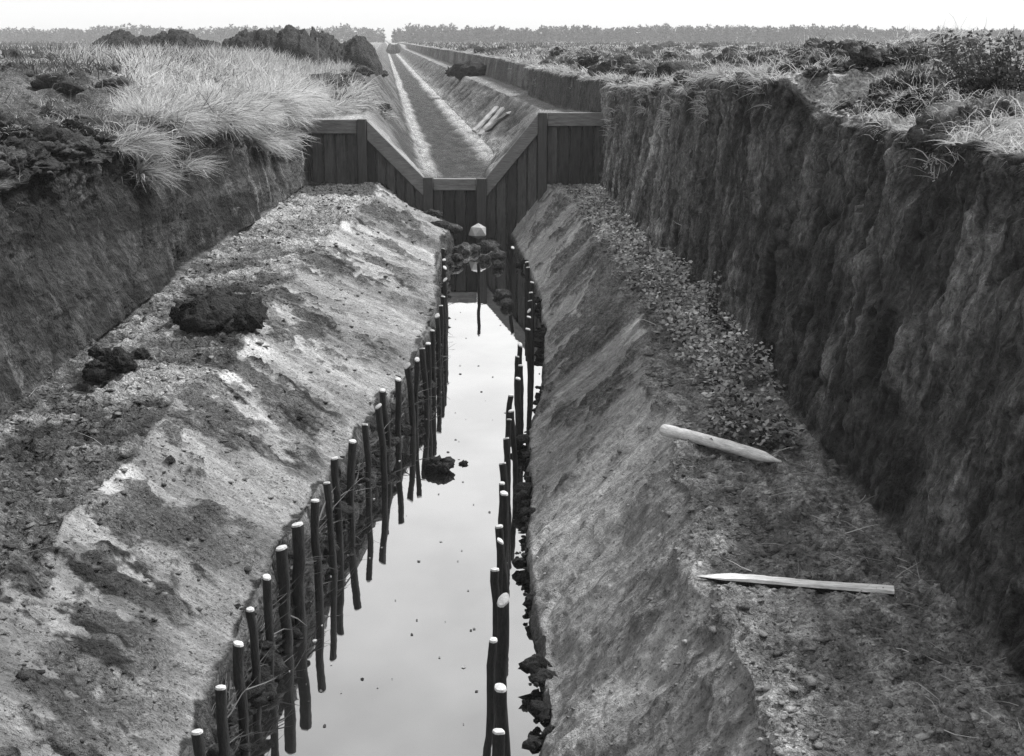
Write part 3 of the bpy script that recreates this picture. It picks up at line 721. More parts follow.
def grass_right():
    g = Ribbons(); n = 0
    while n < 27000:                                    # fringe along the lip of the tall cut face
        Y = 7.0 * (60 / 7.0) ** random.random()
        e = edge_right(Y)
        x = e + (0.08 if Y < 12.5 else -0.05) + random.random() ** 2.2 * 2.2
        tus = fb(x * 1.0, Y * 1.6, 211)
        if random.random() > (tus - 0.36) * 3.5: continue
        n += 1
        lean = Vector((random.gauss(-0.3, 0.7), random.gauss(-0.2, 0.7), 0.15 + random.random() * 0.6))
        ln = random.uniform(0.08, 0.30) * (0.6 + 0.4 * min(1, max(0, (Y - 9) / 5)))
        g.blade(Vector((x, Y, height(max(x, e + 0.02), Y) - 0.02)), lean.normalized(), ln, random.uniform(0.003, 0.005) * (Y / 14), random.uniform(0.2, 0.6), min(1, max(0, random.gauss(0.4 + 0.5 * (tus - 0.4), 0.25))))
    n = 0
    while n < 16000:                                    # the moor behind
        Y = 9 * (300 / 9.) ** random.random()
        x = edge_right(Y) + 0.8 + random.random() ** 1.3 * Y * 0.45
        tus = fb(x * 0.5, Y * 0.4, 213)
        if random.random() > (tus - 0.40) * 4: continue
        n += 1
        lean = Vector((random.gauss(-0.2, 0.5), random.gauss(-0.1, 0.5), 0.8))
        g.blade(Vector((x, Y, height(x, Y) - 0.02)), lean.normalized(), random.uniform(0.15, 0.38), 0.0042 * Y / 16, random.uniform(0.1, 0.5), min(1, max(0, random.gauss(0.36, 0.28))))
    n = 0
    while n < 30000:
        Y = random.uniform(8.5, 17); x = edge_right(Y) + random.random() ** 1.1 * (0.45 * Y - edge_right(Y))
        tus = fb(x * 1.3 + 9, Y * 1.3, 215)
        if random.random() > (tus - 0.36) * 4.5: continue
        n += 1
        dr = (fb(x * .8, Y * .8, 216) - .5) * 9
        lean = Vector((.6 * math.cos(dr) + random.gauss(0, .5), .6 * math.sin(dr) + random.gauss(0, .5), random.uniform(.05, .7)))
        g.blade(Vector((x, Y, height(x, Y))), lean.normalized(), random.uniform(.07, .26), 0.0035, random.uniform(.2, .6), min(1, max(0, random.gauss(.62, .3))))
    tag(g.build('grass', M_GRASS), 'dry pale grass fringing the tall scraped peat face', 'grass', kind='stuff')
    h = Ribbons(); n = 0                                # dark heather over the moor on both sides
    while n < 60000:
        Y = 12 * (420 / 12.) ** random.random()
        if random.random() < 0.6: x = edge_right(Y) + 0.6 + random.random() * Y * 0.5
        else: x = min(edge_left(Y) - 1, -0.2 * Y) - random.random() * Y * 0.3
        tus = fb(x * 0.28, Y * 0.14, 217)
        if random.random() > (tus - 0.44) * 6: continue
        n += 1
        lean = Vector((random.gauss(0, 0.5), random.gauss(0, 0.5), 0.9))
        h.blade(Vector((x, Y, height(x, Y) - 0.02)), lean.normalized(), random.uniform(0.08, 0.3) * (1 + 2.2 * max(0, tus - .5)) * (1 + .004 * Y), 0.006 * Y / 16, 0.1, random.random())
    tag(h.build('heather', M_HEATH), 'dark low heather patches over the open moor', 'heather', kind='stuff')
grass_right()

def weeds():
    L = Leaves(); n = 0
    left = line([(9.4, 1.75), (11, 1.85), (13, 1.9), (17, 1.75), (22, 1.75), (27, 1.6)])
    right = line([(9.4, 2.15), (10.2, 2.35), (13, 2.5), (17, 2.42), (22, 2.2), (27, 2.1)])
    for k in range(330):
        Y = 9.5 * (27 / 9.5) ** random.random()
        p0, p1 = float(left(Y)), float(right(Y))
        u = random.random(); x = p0 + (p1 - p0) * u + AN * Y
        if fb(x * 1.6, Y * 0.9, 221) < 0.40: continue
        z = height(x, Y)
        if z > 1.5: continue
        r = random.uniform(.09, .19) * (1 + (Y - 10) * .015); h = random.uniform(.16, .38) * (1.0 if Y < 18 else .7)
        tone = random.gauss(.5 if Y > 10.8 else .25, .16)
        for m in range(int(70 * r / .14)):
            a_, e_ = random.uniform(0, 6.28), math.asin(random.random())
            q = 0.55 + 0.45 * random.random() ** .5
            p = Vector((x + r * q * math.cos(a_) * math.cos(e_), Y + r * q * math.sin(a_) * math.cos(e_), z + h * q * (0.15 + .85 * math.sin(e_))))
            L.leaf(p, random.uniform(0.032, 0.065) * (1 + (Y - 10) * 0.015), min(1, max(0, random.gauss(tone, 0.22))), 0.5)
    tag(L.build('weeds', M_LEAF), 'low pale leaved weeds growing along the foot of the tall peat face', 'weeds', kind='stuff')
weeds()

def rootlets():
    g = Ribbons()
    for k in range(520):
        Y = 5.2 * (22 / 5.2) ** random.random()
        side = random.random() < .7
        u = random.random() ** (.35 if side else 2.5)
        x = (1.35 + 1.12 * u if side else -4.0 + 1.4 * u) + AN * Y
        d = Vector((random.gauss(0, 1), random.gauss(0, 1), random.uniform(0, .35))).normalized()
        g.blade(Vector((x, Y, height(x, Y) + .012)), d, random.uniform(.06, .34), random.choice((.0016, .0022, .003)) * max(1, Y / 9), random.uniform(0, .12), min(1, max(0, random.gauss(.45, .3))))
    tag(g.build('root_litter', M_GRASS), 'thin pale rootlets strewn over the trench benches', 'rootlets', kind='stuff')
rootlets()

# ------------------------------------------------------------------ timber weir
def box(bm, a, b, c, d, y0, y1):
    """prism of four x,z corners between y0 (front) and y1"""
    f = [bm.verts.new((p[0], y0, p[1])) for p in (a, b, c, d)]
    k = [bm.verts.new((p[0], y1, p[1])) for p in (a, b, c, d)]
    bm.faces.new(f); bm.faces.new(k[::-1])
    for i in range(4):
        j = (i + 1) % 4
        bm.faces.new((f[i], k[i], k[j], f[j]))

def bev(bm, w=0.008):
    bmesh.ops.bevel(bm, geom=list(bm.edges), offset=w, segments=1, affect='EDGES', profile=0.5)

def weir():
    Y = WEIR_Y
    q = lambda x, y: (lambda p: (p.x, p.z))(upright(x, y, Y))
    root = thing('timber_weir', 'dark plank weir with a V-shaped notch across the ditch', 'weir', (q(455, 240)[0], Y, 0))
    ox, oz = root.location.x, root.location.z
    def part(name, quads, mat, y0, y1, bevel=0.008, label=None):
        bm = bmesh.new()
        for qd in quads:
            box(bm, *[(p[0] - ox, p[1] - oz) for p in qd], y0, y1)
        if bevel: bev(bm, bevel)
        o = bm_obj(name, bm, (mat,), root)
        if label: o['label'] = label
        return o
    # plank panels between the posts; the planks stand upright with small gaps
    def panel(x0, x1, t0, t1, n):
        qs = []
        z_low = -0.3
        for k in range(n):
            a = k / n + 0.018; b = (k + 1) / n - 0.018 + random.uniform(-.004, .004)
            xa, xb = x0 + (x1 - x0) * a, x0 + (x1 - x0) * b
            ta, tb = t0 + (t1 - t0) * a, t0 + (t1 - t0) * b
            A = q(xa, ta); B = q(xb, tb)
            qs.append(((A[0], z_low), (B[0], z_low), B, A))
        bm = bmesh.new()
        for qd in qs:
            off = random.uniform(-0.014, 0.014)
            box(bm, *[(p[0] - ox, p[1] - oz) for p in qd], -0.01 + off, 0.045)
        bev(bm, 0.006)
        me_o = bm_obj('plank_panel', bm, (M_PLANK,), root); me = me_o.data
        at = me.attributes.new('tone', 'FLOAT', 'POINT')
        lo_x = min(v.co.x for v in me.vertices); hi_x = max(v.co.x for v in me.vertices)
        tones = [random.uniform(.55, 1.75) for _ in range(n + 1)]
        at.data.foreach_set('value', [tones[int((v.co.x - lo_x) / (hi_x - lo_x + 1e-6) * n)] for v in me.vertices])
    panel(286, 358, 124, 124, 6); panel(366, 424.5, 120, 184, 6); panel(432.5, 477, 184, 184, 4); panel(485.5, 538, 186, 122, 5); panel(546.5, 606, 118, 118, 5)
    def post(x0, x1, top, low=-0.3):
        A = q(x0, top); B = q(x1, top)
        part('post', [((A[0], low), (B[0], low), B, A)], M_POST, -0.16, 0.05)
    post(357.5, 366.5, 119); post(423.5, 433, 177); post(476.5, 486.5, 178); post(538, 547, 112.5)
    def beam(p0, p1, th, mat=M_BEAM):
        A, B = q(*p0), q(*p1)
        t = th * (28.9 / 1310)
        part('cap_board', [((A[0], A[1] - t), (B[0], B[1] - t), B, A)], mat, -0.085, 0.07)
    beam((288, 119.5), (357, 119.5), 13); beam((433.5, 178.5), (476, 178.5), 11); beam((547.5, 112.5), (604, 112.5), 12.5)
    def slant(p0, p1, th):
        A, B = q(*p0), q(*p1)
        t = th * (28.9 / 1310)
        part('cap_board', [((A[0], A[1] - t * 1.15), (B[0], B[1] - t * 1.15), B, A)], M_BEAM, -0.10, 0.07)
    slant((367, 120), (426, 179), 16); slant((484, 180), (538, 114), 16)
weir()

# rubble below the weir: clods and one pale block
def rubble():
    blk = upright(478.5, 235, 27.9)
    bm = lump_bm((0.2, 0.15, 0.19), 5, 0.9, 1, 0.35)
    o = bm_obj('stone_block', bm, (M_STONE,)); o.location = (blk.x, 27.9, 0.36)
    tag(o, 'pale angular stone block lying at the foot of the weir', 'stone')
    spots = [(440, 246, .2), (452, 243, .16), (463, 247, .18), (472, 246, .13), (488, 244, .2), (497, 252, .16), (484, 255, .12), (456, 254, .1), (503, 291, .13), (507, 300, .12), (498, 262, .13), (490, 239, .12), (433, 240, .15)]
    for k, (x, y, r) in enumerate(spots):
        p = ground(x, y, 0.12)
        bm = lump_bm((r * random.uniform(.9, 1.4), r, r * .75), 60 + k, 0.7, 3, 0.5)
        o = soil_obj('rubble_clod', bm, random.uniform(.03, .12))
        o.location = (p.x, p.y, max(0.05, height(p.x, p.y) + 0.05) if p.y < 28.6 else 0.25)
        tag(o, 'dark clod of rubble lying between the weir foot and the water', 'clod', 'rubble clods at the weir foot')
rubble()

# ------------------------------------------------------------------ the stakes
def stake_meshes(hgt, rad, tilt_cut, bend, seed, below=0.55):
    """shaft and pale sawn end, local origin at the water line"""
    bm = bmesh.new(); n = 12; rings = 18; loops = []
    for k in range(rings):
        t = k / (rings - 1); z = -below + (hgt + below) * t
        ox = bend[0] * math.sin(t * PI) + sc(t * 4 + seed * 3.1, 3) * 0.032; oy = bend[1] * math.sin(t * PI) + sc(t * 4 + seed * 2.3 + 40, 4) * 0.03
        r = rad * (0.84 + 0.14 * t + 0.28 * max(0, sc(t * 7 + seed * 5.7, 6)))
        ring = []
        for j in range(n):
            a = 2 * PI * j / n
            rr = r * (1 + 0.22 * sc(seed * 5 + j * 0.8 + k * 0.13, 7) + 0.26 * sc(seed + k * 1.7 + j * 2.1, 9))
            zz = z
            if k == rings - 1: zz = hgt + tilt_cut[0] * math.cos(a) * rad + tilt_cut[1] * math.sin(a) * rad
            ring.append(bm.verts.new((ox + rr * math.cos(a), oy + rr * math.sin(a), zz)))
        loops.append(ring)
    for k in range(rings - 1):
        for j in range(n):
            bm.faces.new((loops[k][j], loops[k][(j + 1) % n], loops[k + 1][(j + 1) % n], loops[k + 1][j]))
    bm.faces.new(loops[0][::-1])
    for f in bm.faces: f.smooth = True
    top = [v.co.copy() for v in loops[-1]]
    cb = bmesh.new()
    lo = [cb.verts.new(p) for p in top]
    cen = sum(top, Vector()) / n
    hi = [cb.verts.new(cen + (p - cen) * 0.9 + Vector((0, 0, 0.012))) for p in top]
    c2 = cb.verts.new(cen + Vector((0, 0, 0.014)))
    for j in range(n):
        cb.faces.new((lo[j], lo[(j + 1) % n], hi[(j + 1) % n], hi[j])); cb.faces.new((hi[j], hi[(j + 1) % n], c2))
    cb.faces.new(lo[::-1])
    return bm, cb

ORD = ['first', 'second', 'third', 'fourth', 'fifth', 'sixth', 'seventh', 'eighth', 'ninth', 'tenth', 'eleventh', 'twelfth', 'thirteenth', 'fourteenth', 'fifteenth', 'sixteenth', 'seventeenth', 'eighteenth', 'nineteenth', 'twentieth', 'twenty-first', 'twenty-second', 'twenty-third', 'twenty-fourth', 'twenty-fifth', 'twenty-sixth', 'twenty-seventh', 'twenty-eighth', 'twenty-ninth', 'thirtieth', 'thirty-first', 'thirty-second', 'thirty-third', 'thirty-fourth', 'thirty-fifth']
def row(pix, top_z, where, group):
    N = len(pix)
    for k, (x, y, w) in enumerate(pix):
        tz = top_z + random.uniform(-0.02, 0.02)
        p = ground(x, y, tz)
        zc = p.y * math.cos(PITCH) + (EYE - tz) * math.sin(PITCH)
        rad = w * zc / F / 2
        half = k < N / 2
        desc = 'thick dark stake' if rad > 0.043 else ('slim dark stake' if rad < 0.033 else 'dark round stake')
        lab = f"{desc}, {ORD[k] if half else ORD[N - 1 - k]} from the {'near' if half else 'weir'} end of the {where}"
        slant = random.random() < 0.3
        cut = (random.uniform(-.25, .25), random.uniform(-.25, .25)) if not slant else (random.uniform(-.7, .7), random.uniform(.2, .7))
        lean = (random.gauss(0, 0.018), random.gauss(0, 0.02))
        root = thing('wooden_stake', lab, 'stake', (p.x, p.y, 0), group)
        a, b = stake_meshes(tz, rad, cut, (random.gauss(0, 0.016), random.gauss(0, 0.012)), k * 1.7 + (0 if top_z > .77 else 60))
        for bmx in (a, b):
            for v in bmx.verts:
                v.co.x += lean[0] * (v.co.z - tz); v.co.y += lean[1] * (v.co.z - tz)
        bm_obj('shaft', a, (M_BARK,), root); bm_obj('sawn_top', b, (M_CUT,), root)
row(ROW_A, 0.78, 'row mirrored in open water', 'stakes in the row mirrored in open water')
row(ROW_B, 0.76, 'row by the scraped bank', 'stakes in the row against the scraped bank')

p = ground(478.5, 299, 0)
st = thing('wooden_stick', 'thin dark stick standing alone in mid-water before the weir', 'stick', (p.x, p.y, 0))
a, b = stake_meshes(0.6, 0.028, (0.1, 0.1), (0.01, 0), 91); b.free(); bm_obj('shaft', a, (M_BARK,), st)

# dark peat packed behind the stakes
def packing():
    pts = []
    for k in range(520):
        Y = 6.3 * (26 / 6.3) ** random.random()
        x = float(toeL(Y)); d = random.random()
        r = min(0.09, 0.022 + 0.02 * random.paretovariate(1.6) - 0.02)
        pts.append(((x - 0.01 - 0.14 * d + random.gauss(0, .03), Y, random.uniform(-.02, 0.62) * (0.4 + .6 * d)), r))
    for k in range(420):
        Y = 6.4 * (26 / 6.4) ** random.random()
        cl = fb(Y * 2.0, 1.0, 303)
        if random.random() > (cl - 0.3) * 4: continue
        x = float(toeR(Y))
        r = min(0.08, 0.018 + 0.02 * random.paretovariate(1.7) - 0.02)
        pts.append(((x + 0.10 - 0.26 * max(0, cl - 0.42) + random.gauss(0, .045), Y, random.uniform(-.03, .14)), r))
    bm = heap_of(pts, 'x', None, 2)
    tag(soil_obj('packed_peat', bm, 0.022), 'dark peat lumps packed along the water edge behind the stakes', 'packed peat', kind='stuff')
    # rods of brushwood lying behind the stakes
    g = Ribbons()
    for k in range(2400):
        Y = 6.5 * (25 / 6.5) ** random.random()
        x = float(toeL(Y)) - 0.03 - random.random() * .08
        dx = (float(toeL(Y + .5)) - float(toeL(Y))) / .5
        d = Vector((dx + random.gauss(0, .25), 1, random.gauss(0, .35)))
        g.blade(Vector((x, Y, random.uniform(0.02, .45))), d.normalized(), random.uniform(.2, .5), random.choice((.003, .005, .008)), random.uniform(0, .1), random.random())
    tag(g.build('brushwood', M_HEATH), 'thin dark brushwood between stakes and bank', 'brushwood', kind='stuff')
packing()

# ------------------------------------------------------------------ the two loose stakes on the bench
def loose_stake(pa, pb, rad, name, label, half, zrest):
    A = ground(pa[0], pa[1], zrest); B = ground(pb[0], pb[1], zrest)
    zs = [height(A.x + (B.x - A.x) * q / 12, A.y + (B.y - A.y) * q / 12) for q in range(13)]
    for _ in range(5):
        zs = [height(A.x + (B.x - A.x) * q / 12, A.y + (B.y - A.y) * q / 12) for q in range(13)]
        fit = np.polyfit(np.arange(13) / 12, zs, 1)
        res = np.sort(np.array(zs) - np.polyval(fit, np.arange(13) / 12))[-3]
        up = res + rad * (0.2 if half else 0.75)
        A = ground(pa[0], pa[1], float(fit[1]) + up); B = ground(pb[0], pb[1], float(fit[0] + fit[1]) + up)
    ln = (B - A).length
    n = 14; rings = 22
    root = thing(name, label, 'stake', A, 'loose stakes on the bench')
    rot = (B - A).to_track_quat('X', 'Z')
    bm = bmesh.new(); loops = []
    for k in range(rings):
        t = k / (rings - 1)
        r = rad * (1 - 0.08 * t)
        if t > 0.84: r *= max(0.16, 1 - ((t - 0.84) / 0.16) ** 1.1)
        ring = []
        for j in range(n):
            a = 2 * PI * j / n
            rr = r * (1 + 0.30 * sc(j * .9 + k * .35, 5) + 0.22 * sc(k * .9 + rad * 900, 8))
            yy, zz = rr * math.cos(a), rr * math.sin(a)
            if half: zz = min(zz, 0.32 * r + 0.016 * sc(j * 1.3 + k * .25, 12) + 0.010 * sc(k * .6, 13))
            ring.append(bm.verts.new((t * ln, yy + 0.008 * math.sin(t * 5), zz + 0.004 * math.sin(t * 4))))
        loops.append(ring)
    top = []
    for k in range(rings - 1):
        for j in range(n):
            f = bm.faces.new((loops[k][j], loops[k][(j + 1) % n], loops[k + 1][(j + 1) % n], loops[k + 1][j])); f.smooth = not half
            if half and math.sin(2 * PI * (j + .5) / n) < 0.05: f.material_index = 1
    bm.faces.new(loops[0][::-1]); bm.faces.new(loops[-1])
    o = bm_obj('shaft', bm, (M_PEELED, M_BARK), root)
    o.rotation_mode = 'QUATERNION'; o.rotation_quaternion = rot
    return root
loose_stake((664, 430), (782, 461), 0.047, 'loose_stake', 'round peeled pale stake with sharpened tip lying near the weeds', False, 1.27)
loose_stake((894, 591), (697, 576), 0.045, 'loose_stake', 'split half-round stake, pale flat side up, lying across the bench', True, 1.27)

# ------------------------------------------------------------------ clods on the bench, in the water, in the canal
def clod(px, py, z, r, label, seed, mat=M_PEAT, n=7):
    p = ground(px, py, z)
    zz = height(p.x, p.y) if z > 0.2 else 0.0
    pts = [((random.gauss(0, r[0] * .5), random.gauss(0, r[1] * .5), random.uniform(0, r[2] * .6)), random.uniform(.25, .5) * min(r[0], r[1] * 1.5)) for k in range(n)]
    pts.append(((0, 0, r[2] * .3), r[0] * .6))
    bm = heap_of(pts, 'x', None, 3)
    o = soil_obj('peat_clod', bm, 0.022); o.location = (p.x, p.y, zz)
    tag(o, label, 'clod'); return o
random.seed(21)
clod(213, 322, 1.3, (0.46, 0.40, 0.30), 'large dark peat clod on the bench against the dark cut face', 1, n=14)
clod(118, 372, 1.3, (0.24, 0.26, 0.2), 'smaller dark peat clod beside the bench foot of the cut face', 2, n=9)
random.seed(4)
clod(437, 470, 0.0, (0.19, 0.13, 0.11), 'black peat clod lying in the water beside the mirrored stakes', 3)
clod(464, 464, 0.0, (0.055, 0.035, 0.03), 'tiny peat crumb floating in open water past the black clod', 4, n=3)
clod(472, 75, 2.45, (1.2, 1.2, 0.55), 'dark peat clod on the bench beyond the weir', 5, n=8)

# boards on the canal slope
def slope_board(pb, pt, w, label):
    A = ground(pb[0], pb[1], 1.45); B = ground(pt[0], pt[1], 2.5)
    A.z = height(A.x, A.y) + .06; B.z = height(B.x, B.y) + .06
    bm = bmesh.new(); ln = (B - A).length
    bmesh.ops.create_cube(bm, size=1.0); bmesh.ops.scale(bm, vec=(ln, w, 0.08), verts=bm.verts); bmesh.ops.translate(bm, vec=(ln / 2, 0, 0), verts=bm.verts)
    bmesh.ops.subdivide_edges(bm, edges=[e for e in bm.edges if e.calc_length() > ln * .9], cuts=6)
    for v in bm.verts: v.co.z += random.gauss(0, .012); v.co.y += random.gauss(0, .01)
    bev(bm, .01)
    o = bm_obj('drain_board', bm, (M_BOARD,)); o.location = A; o.rotation_mode = 'QUATERNION'; o.rotation_quaternion = (B - A).to_track_quat('X', 'Z')
    tag(o, label, 'board', 'boards on the canal slope')
slope_board((474, 127), (497, 93), 0.16, 'pale board running down the canal slope, farthest from the weir')
slope_board((480, 130), (503, 95), 0.16, 'pale middle board of three running down the canal slope')
slope_board((487, 131), (509, 98), 0.18, 'pale board running down the canal slope, closest to the weir')

# ------------------------------------------------------------------ sods and heaps on the moor
def grassy_sod(x, y, r, seed, label, group, grass=0.5, zoff=0.0):
    root = thing('peat_sod', label, 'sod', (x, y, height(x, y) + zoff), group)
    bm = lump_bm((r * random.uniform(1, 1.7), r * random.uniform(.9, 1.3), r * random.uniform(.55, .85)), seed, 0.6, 4 if y < 18 else 3, 0.55, 2.6)
    rz = random.uniform(0, 6.28); bm.transform(Matrix.Rotation(rz, 4, 'Z') @ Matrix.Rotation(random.gauss(0, .25), 4, 'X'))
    bm.transform(Matrix.Translation((0, 0, r * .3)))
    tops = [(v.co.copy(), v.normal.copy()) for v in bm.verts if v.normal.z > 0.25]
    soil_obj('peat_body', bm, random.uniform(.022, .075) * (2.0 if x > 0 and y < 18 else 1), root, 0.9)
    if grass > 0 and tops:
        g = Ribbons()
        for k in range(int(700 * grass * min(1.6, r / .25))):
            c, nrm = random.choice(tops)
            c = c + Vector((random.gauss(0, .03), random.gauss(0, .03), -0.01))
            d = (nrm + Vector((random.gauss(-.1, .6), random.gauss(-.2, .6), random.gauss(0, .3)))).normalized()
            g.blade(c, d, random.uniform(.05, .16) * (r / .25) ** .5, 0.0028 * max(1, y / 13), random.uniform(.2, .7), min(1, max(0, random.gauss(.42, .25))))
        tag(g.build('grass_tuft', M_GRASS, root), kind='stuff')
    return root

def sods():
    lab_big = 'grassy peat sod in the tumbled heap at the edge of the tall peat face'
    spots = []
    rnd = random.Random(5)
    # the tumbled heap by the corner of the tall face (the photograph's top right)
    for k in range(60):
        Y = rnd.uniform(8.6, 16.5); x = edge_right(Y) + 0.28 + rnd.random() ** 1.2 * (0.43 * Y - edge_right(Y))
        spots.append((x, Y, rnd.uniform(.10, .27), rnd.choice((0, 0.3, .7, 1.0)), lab_big, 'sods tumbled at the corner of the tall peat face'))
    for k in range(70):
        Y = 15 * (60 / 16.) ** rnd.random(); x = edge_right(Y) + 0.5 + rnd.random() ** 1.2 * 0.32 * Y
        spots.append((x, Y, rnd.uniform(.14, .30) * (1 + Y / 55), rnd.choice((0, .3, .8)), 'dark sod lying on the open moor behind the tall peat face', 'sods on the moor behind the tall peat face'))
    for k in range(35):
        Y = 9.5 * (40 / 9.5) ** rnd.random(); x = min(edge_left(Y) - .2, -0.27 * Y) - rnd.random() * .14 * Y
        spots.append((x, Y, rnd.uniform(.09, .2) * (1 + Y / 60), rnd.choice((0, 0, .25)), 'dark broken sod on the bare ground beside the long grass', 'sods on the bare ground beside the long grass'))
    for k in range(22):
        Y = rnd.uniform(10.6, 14.2); x = edge_right(Y) + 0.22 + rnd.random() * 1.0
        spots.append((x, Y, rnd.uniform(.08, .2), rnd.choice((0, .5, 1.0)), lab_big, 'sods tumbled at the corner of the tall peat face'))
    for k in range(36):
        Y = rnd.uniform(9.5, 16.5); x = edge_left(Y) - 0.22 - rnd.random() ** 1.4 * 1.6
        spots.append((x, Y, rnd.uniform(.07, .19), rnd.choice((0, 0, .3)), 'dark broken sod on the bare ground beside the long grass', 'sods on the bare ground beside the long grass'))
    for k in range(44):
        Y = 13 * (29 / 13.) ** rnd.random(); x = edge_right(Y) + 0.04 + rnd.random() ** 1.5 * 1.1
        spots.append((x, Y, rnd.uniform(.07, .17), rnd.choice((.3, .7, 1.0)), 'grassy sod on the rim of the tall peat face between corner and weir', 'sods on the rim of the tall peat face'))
    spots = [q for q in spots if not (q[0] > q[1] * .30 and 10.6 < q[1] < 24)]
    for k, (x, y, r, g, lab, grp) in enumerate(spots):
        grassy_sod(x, y, r, 300 + k * 7, lab, grp, g)
    # spoil of dark clods along the canal beyond the weir
    for k in range(34):
        Y = 32 * (110 / 32.) ** rnd.random(); x = -0.75 + AF * Y + rnd.gauss(-.25, .35)
        grassy_sod(x, Y, rnd.uniform(.16, .32), 900 + k * 5, 'dark clod in the spoil ridge along the canal beyond the weir', 'clods of the spoil ridge along the canal', 0)
sods()

def far_sods():
    rnd = random.Random(77); pts = []
    for k in range(230):
        Y = 26 * (170 / 26.) ** rnd.random(); x = edge_right(Y) + 0.8 + rnd.random() * 0.42 * Y
        if rnd.random() > (fb(x * .2, Y * .12, 219) - .35) * 5: continue
        for m in range(3):
            xx, yy = x + rnd.gauss(0, .4), Y + rnd.gauss(0, .5)
            pts.append(((xx, yy, height(xx, yy) + .08), rnd.uniform(.14, .30) * (1 + Y / 130)))
    tag(soil_obj('tumbled_sods', heap_of(pts, 'x', None, 2), 0.04), 'dark tumbled sods scattered far over the moor', 'sods', kind='stuff')
far_sods()

def heap(px0, px1, ytop, Y, label, seed):
    """dark ridge of dug peat on the skyline"""
    a = upright(px0, ytop, Y); b = upright(px1, ytop, Y)
    top = a.z; wid = b.x - a.x; cx = (a.x + b.x) / 2
    base = height(cx, Y)
    hh = max(.3, top - base); dep = hh * 1.3
    nx, ny = 120, 44
    ux, uy = np.meshgrid(np.linspace(-1, 1, nx), np.linspace(-1, 1, ny), indexing='ij')
    X = ux * wid / 2; Yv = uy * dep
    prof = 0.35 + 1.1 * fbm2(ux * 3.2 + seed * 5, ux * 0 + seed, seed + 1, 4, 0.6); prof = prof / prof.max()
    env = np.minimum(1, (1 - np.abs(ux)) * 3.0) ** .8 * np.clip(1 - uy ** 2, 0, 1) ** 0.6 * prof
    big = fbm2(X * 0.9 / hh + seed * 9, Yv * 0.9 / hh, seed, 3); rg = 1 - np.abs(2 * fbm2(X * 3 / hh, Yv * 3 / hh + seed, seed + 3, 4, 0.6) - 1)
    Z = hh * (env * (0.75 + 0.5 * big) + 0.40 * (rg - 0.62) * np.minimum(1, env * 3)) - 0.3 * (env < 0.03)
    X = X + (fbm2(X * 5, Yv * 5, seed + 7, 3) - .5) * .2 * hh
    i = np.arange(nx * ny).reshape(nx, ny)
    f = np.stack([i[:-1, :-1], i[1:, :-1], i[1:, 1:], i[:-1, 1:]], -1).reshape(-1, 4)
    al = 0.022 + 0.04 * fbm2(X * 4, Yv * 4, seed + 5, 3)
    o = np_mesh('peat_heap', np.stack([X, Yv, Z], -1).reshape(-1, 3), f, (M_SOIL,), {'albedo': al, 'crumb': al * 0 + 1, 'streak': al * 0}, False); o.location = (cx, Y, base)
    tag(o, label, 'peat heap', 'dug peat heaps on the skyline')
heap(88, 226, 30, 50, 'low dark peat heap with a ragged flat top on the skyline above the long grass', 1)
heap(222, 322, 25, 50, 'tallest dark peat heap on the skyline, beside the lone post', 3)
heap(300, 378, 34, 58, 'dark peat ridge beside the far canal, sloping down to it', 4)
heap(386, 402, 44, 300, 'small dark heap closing the far end of the canal', 5)

# ------------------------------------------------------------------ shrub, post, far wood
def shrub():
    base = Vector((4.2, 11.6, 0)); base.z = height(4.2, 11.6) - .04
    root = thing('shrub', 'dark leafy shrub standing among the tumbled grassy sods', 'shrub', base)
    bm = bmesh.new(); L = Leaves()
    for k in range(75):
        a = random.uniform(0, 6.28); rr = random.random() ** .6 * 0.62
        p0 = Vector((rr * math.cos(a) * .5, rr * math.sin(a) * .4, 0)); p1 = Vector((rr * 1.2 * math.cos(a), rr * math.sin(a), random.uniform(.22, .56)))
        prev = None
        for j in range(5):
            t = j / 4; p = p0.lerp(p1, t) + Vector((random.gauss(0, .02), random.gauss(0, .02), 0))
            r = .008 * (1 - .7 * t)
            ring = [bm.verts.new(p + Vector((r * math.cos(q * 1.57), r * math.sin(q * 1.57), 0))) for q in range(4)]
            if prev:
                for q in range(4): bm.faces.new((prev[q], prev[(q + 1) % 4], ring[(q + 1) % 4], ring[q]))
            prev = ring
            if j > 0:
                for m in range(15): L.leaf(p + Vector((random.gauss(0, .045), random.gauss(0, .045), random.gauss(0, .045))), random.uniform(.03, .055), random.random(), .7)
    bm_obj('stems', bm, (M_BARK,), root); L.build('foliage', M_BUSH, root)
shrub()

pp = upright(317, 38, 46); gz = height(pp.x, 46)
root = thing('wooden_post', 'thin weathered post standing alone among the skyline peat heaps', 'post', (pp.x, 46, gz))
a, b = stake_meshes(pp.z - gz, 0.03, (0, 0), (0.01, 0), 33, .2); bm_obj('shaft', a, (M_BEAM,), root); bm_obj('sawn_top', b, (M_BEAM,), root)

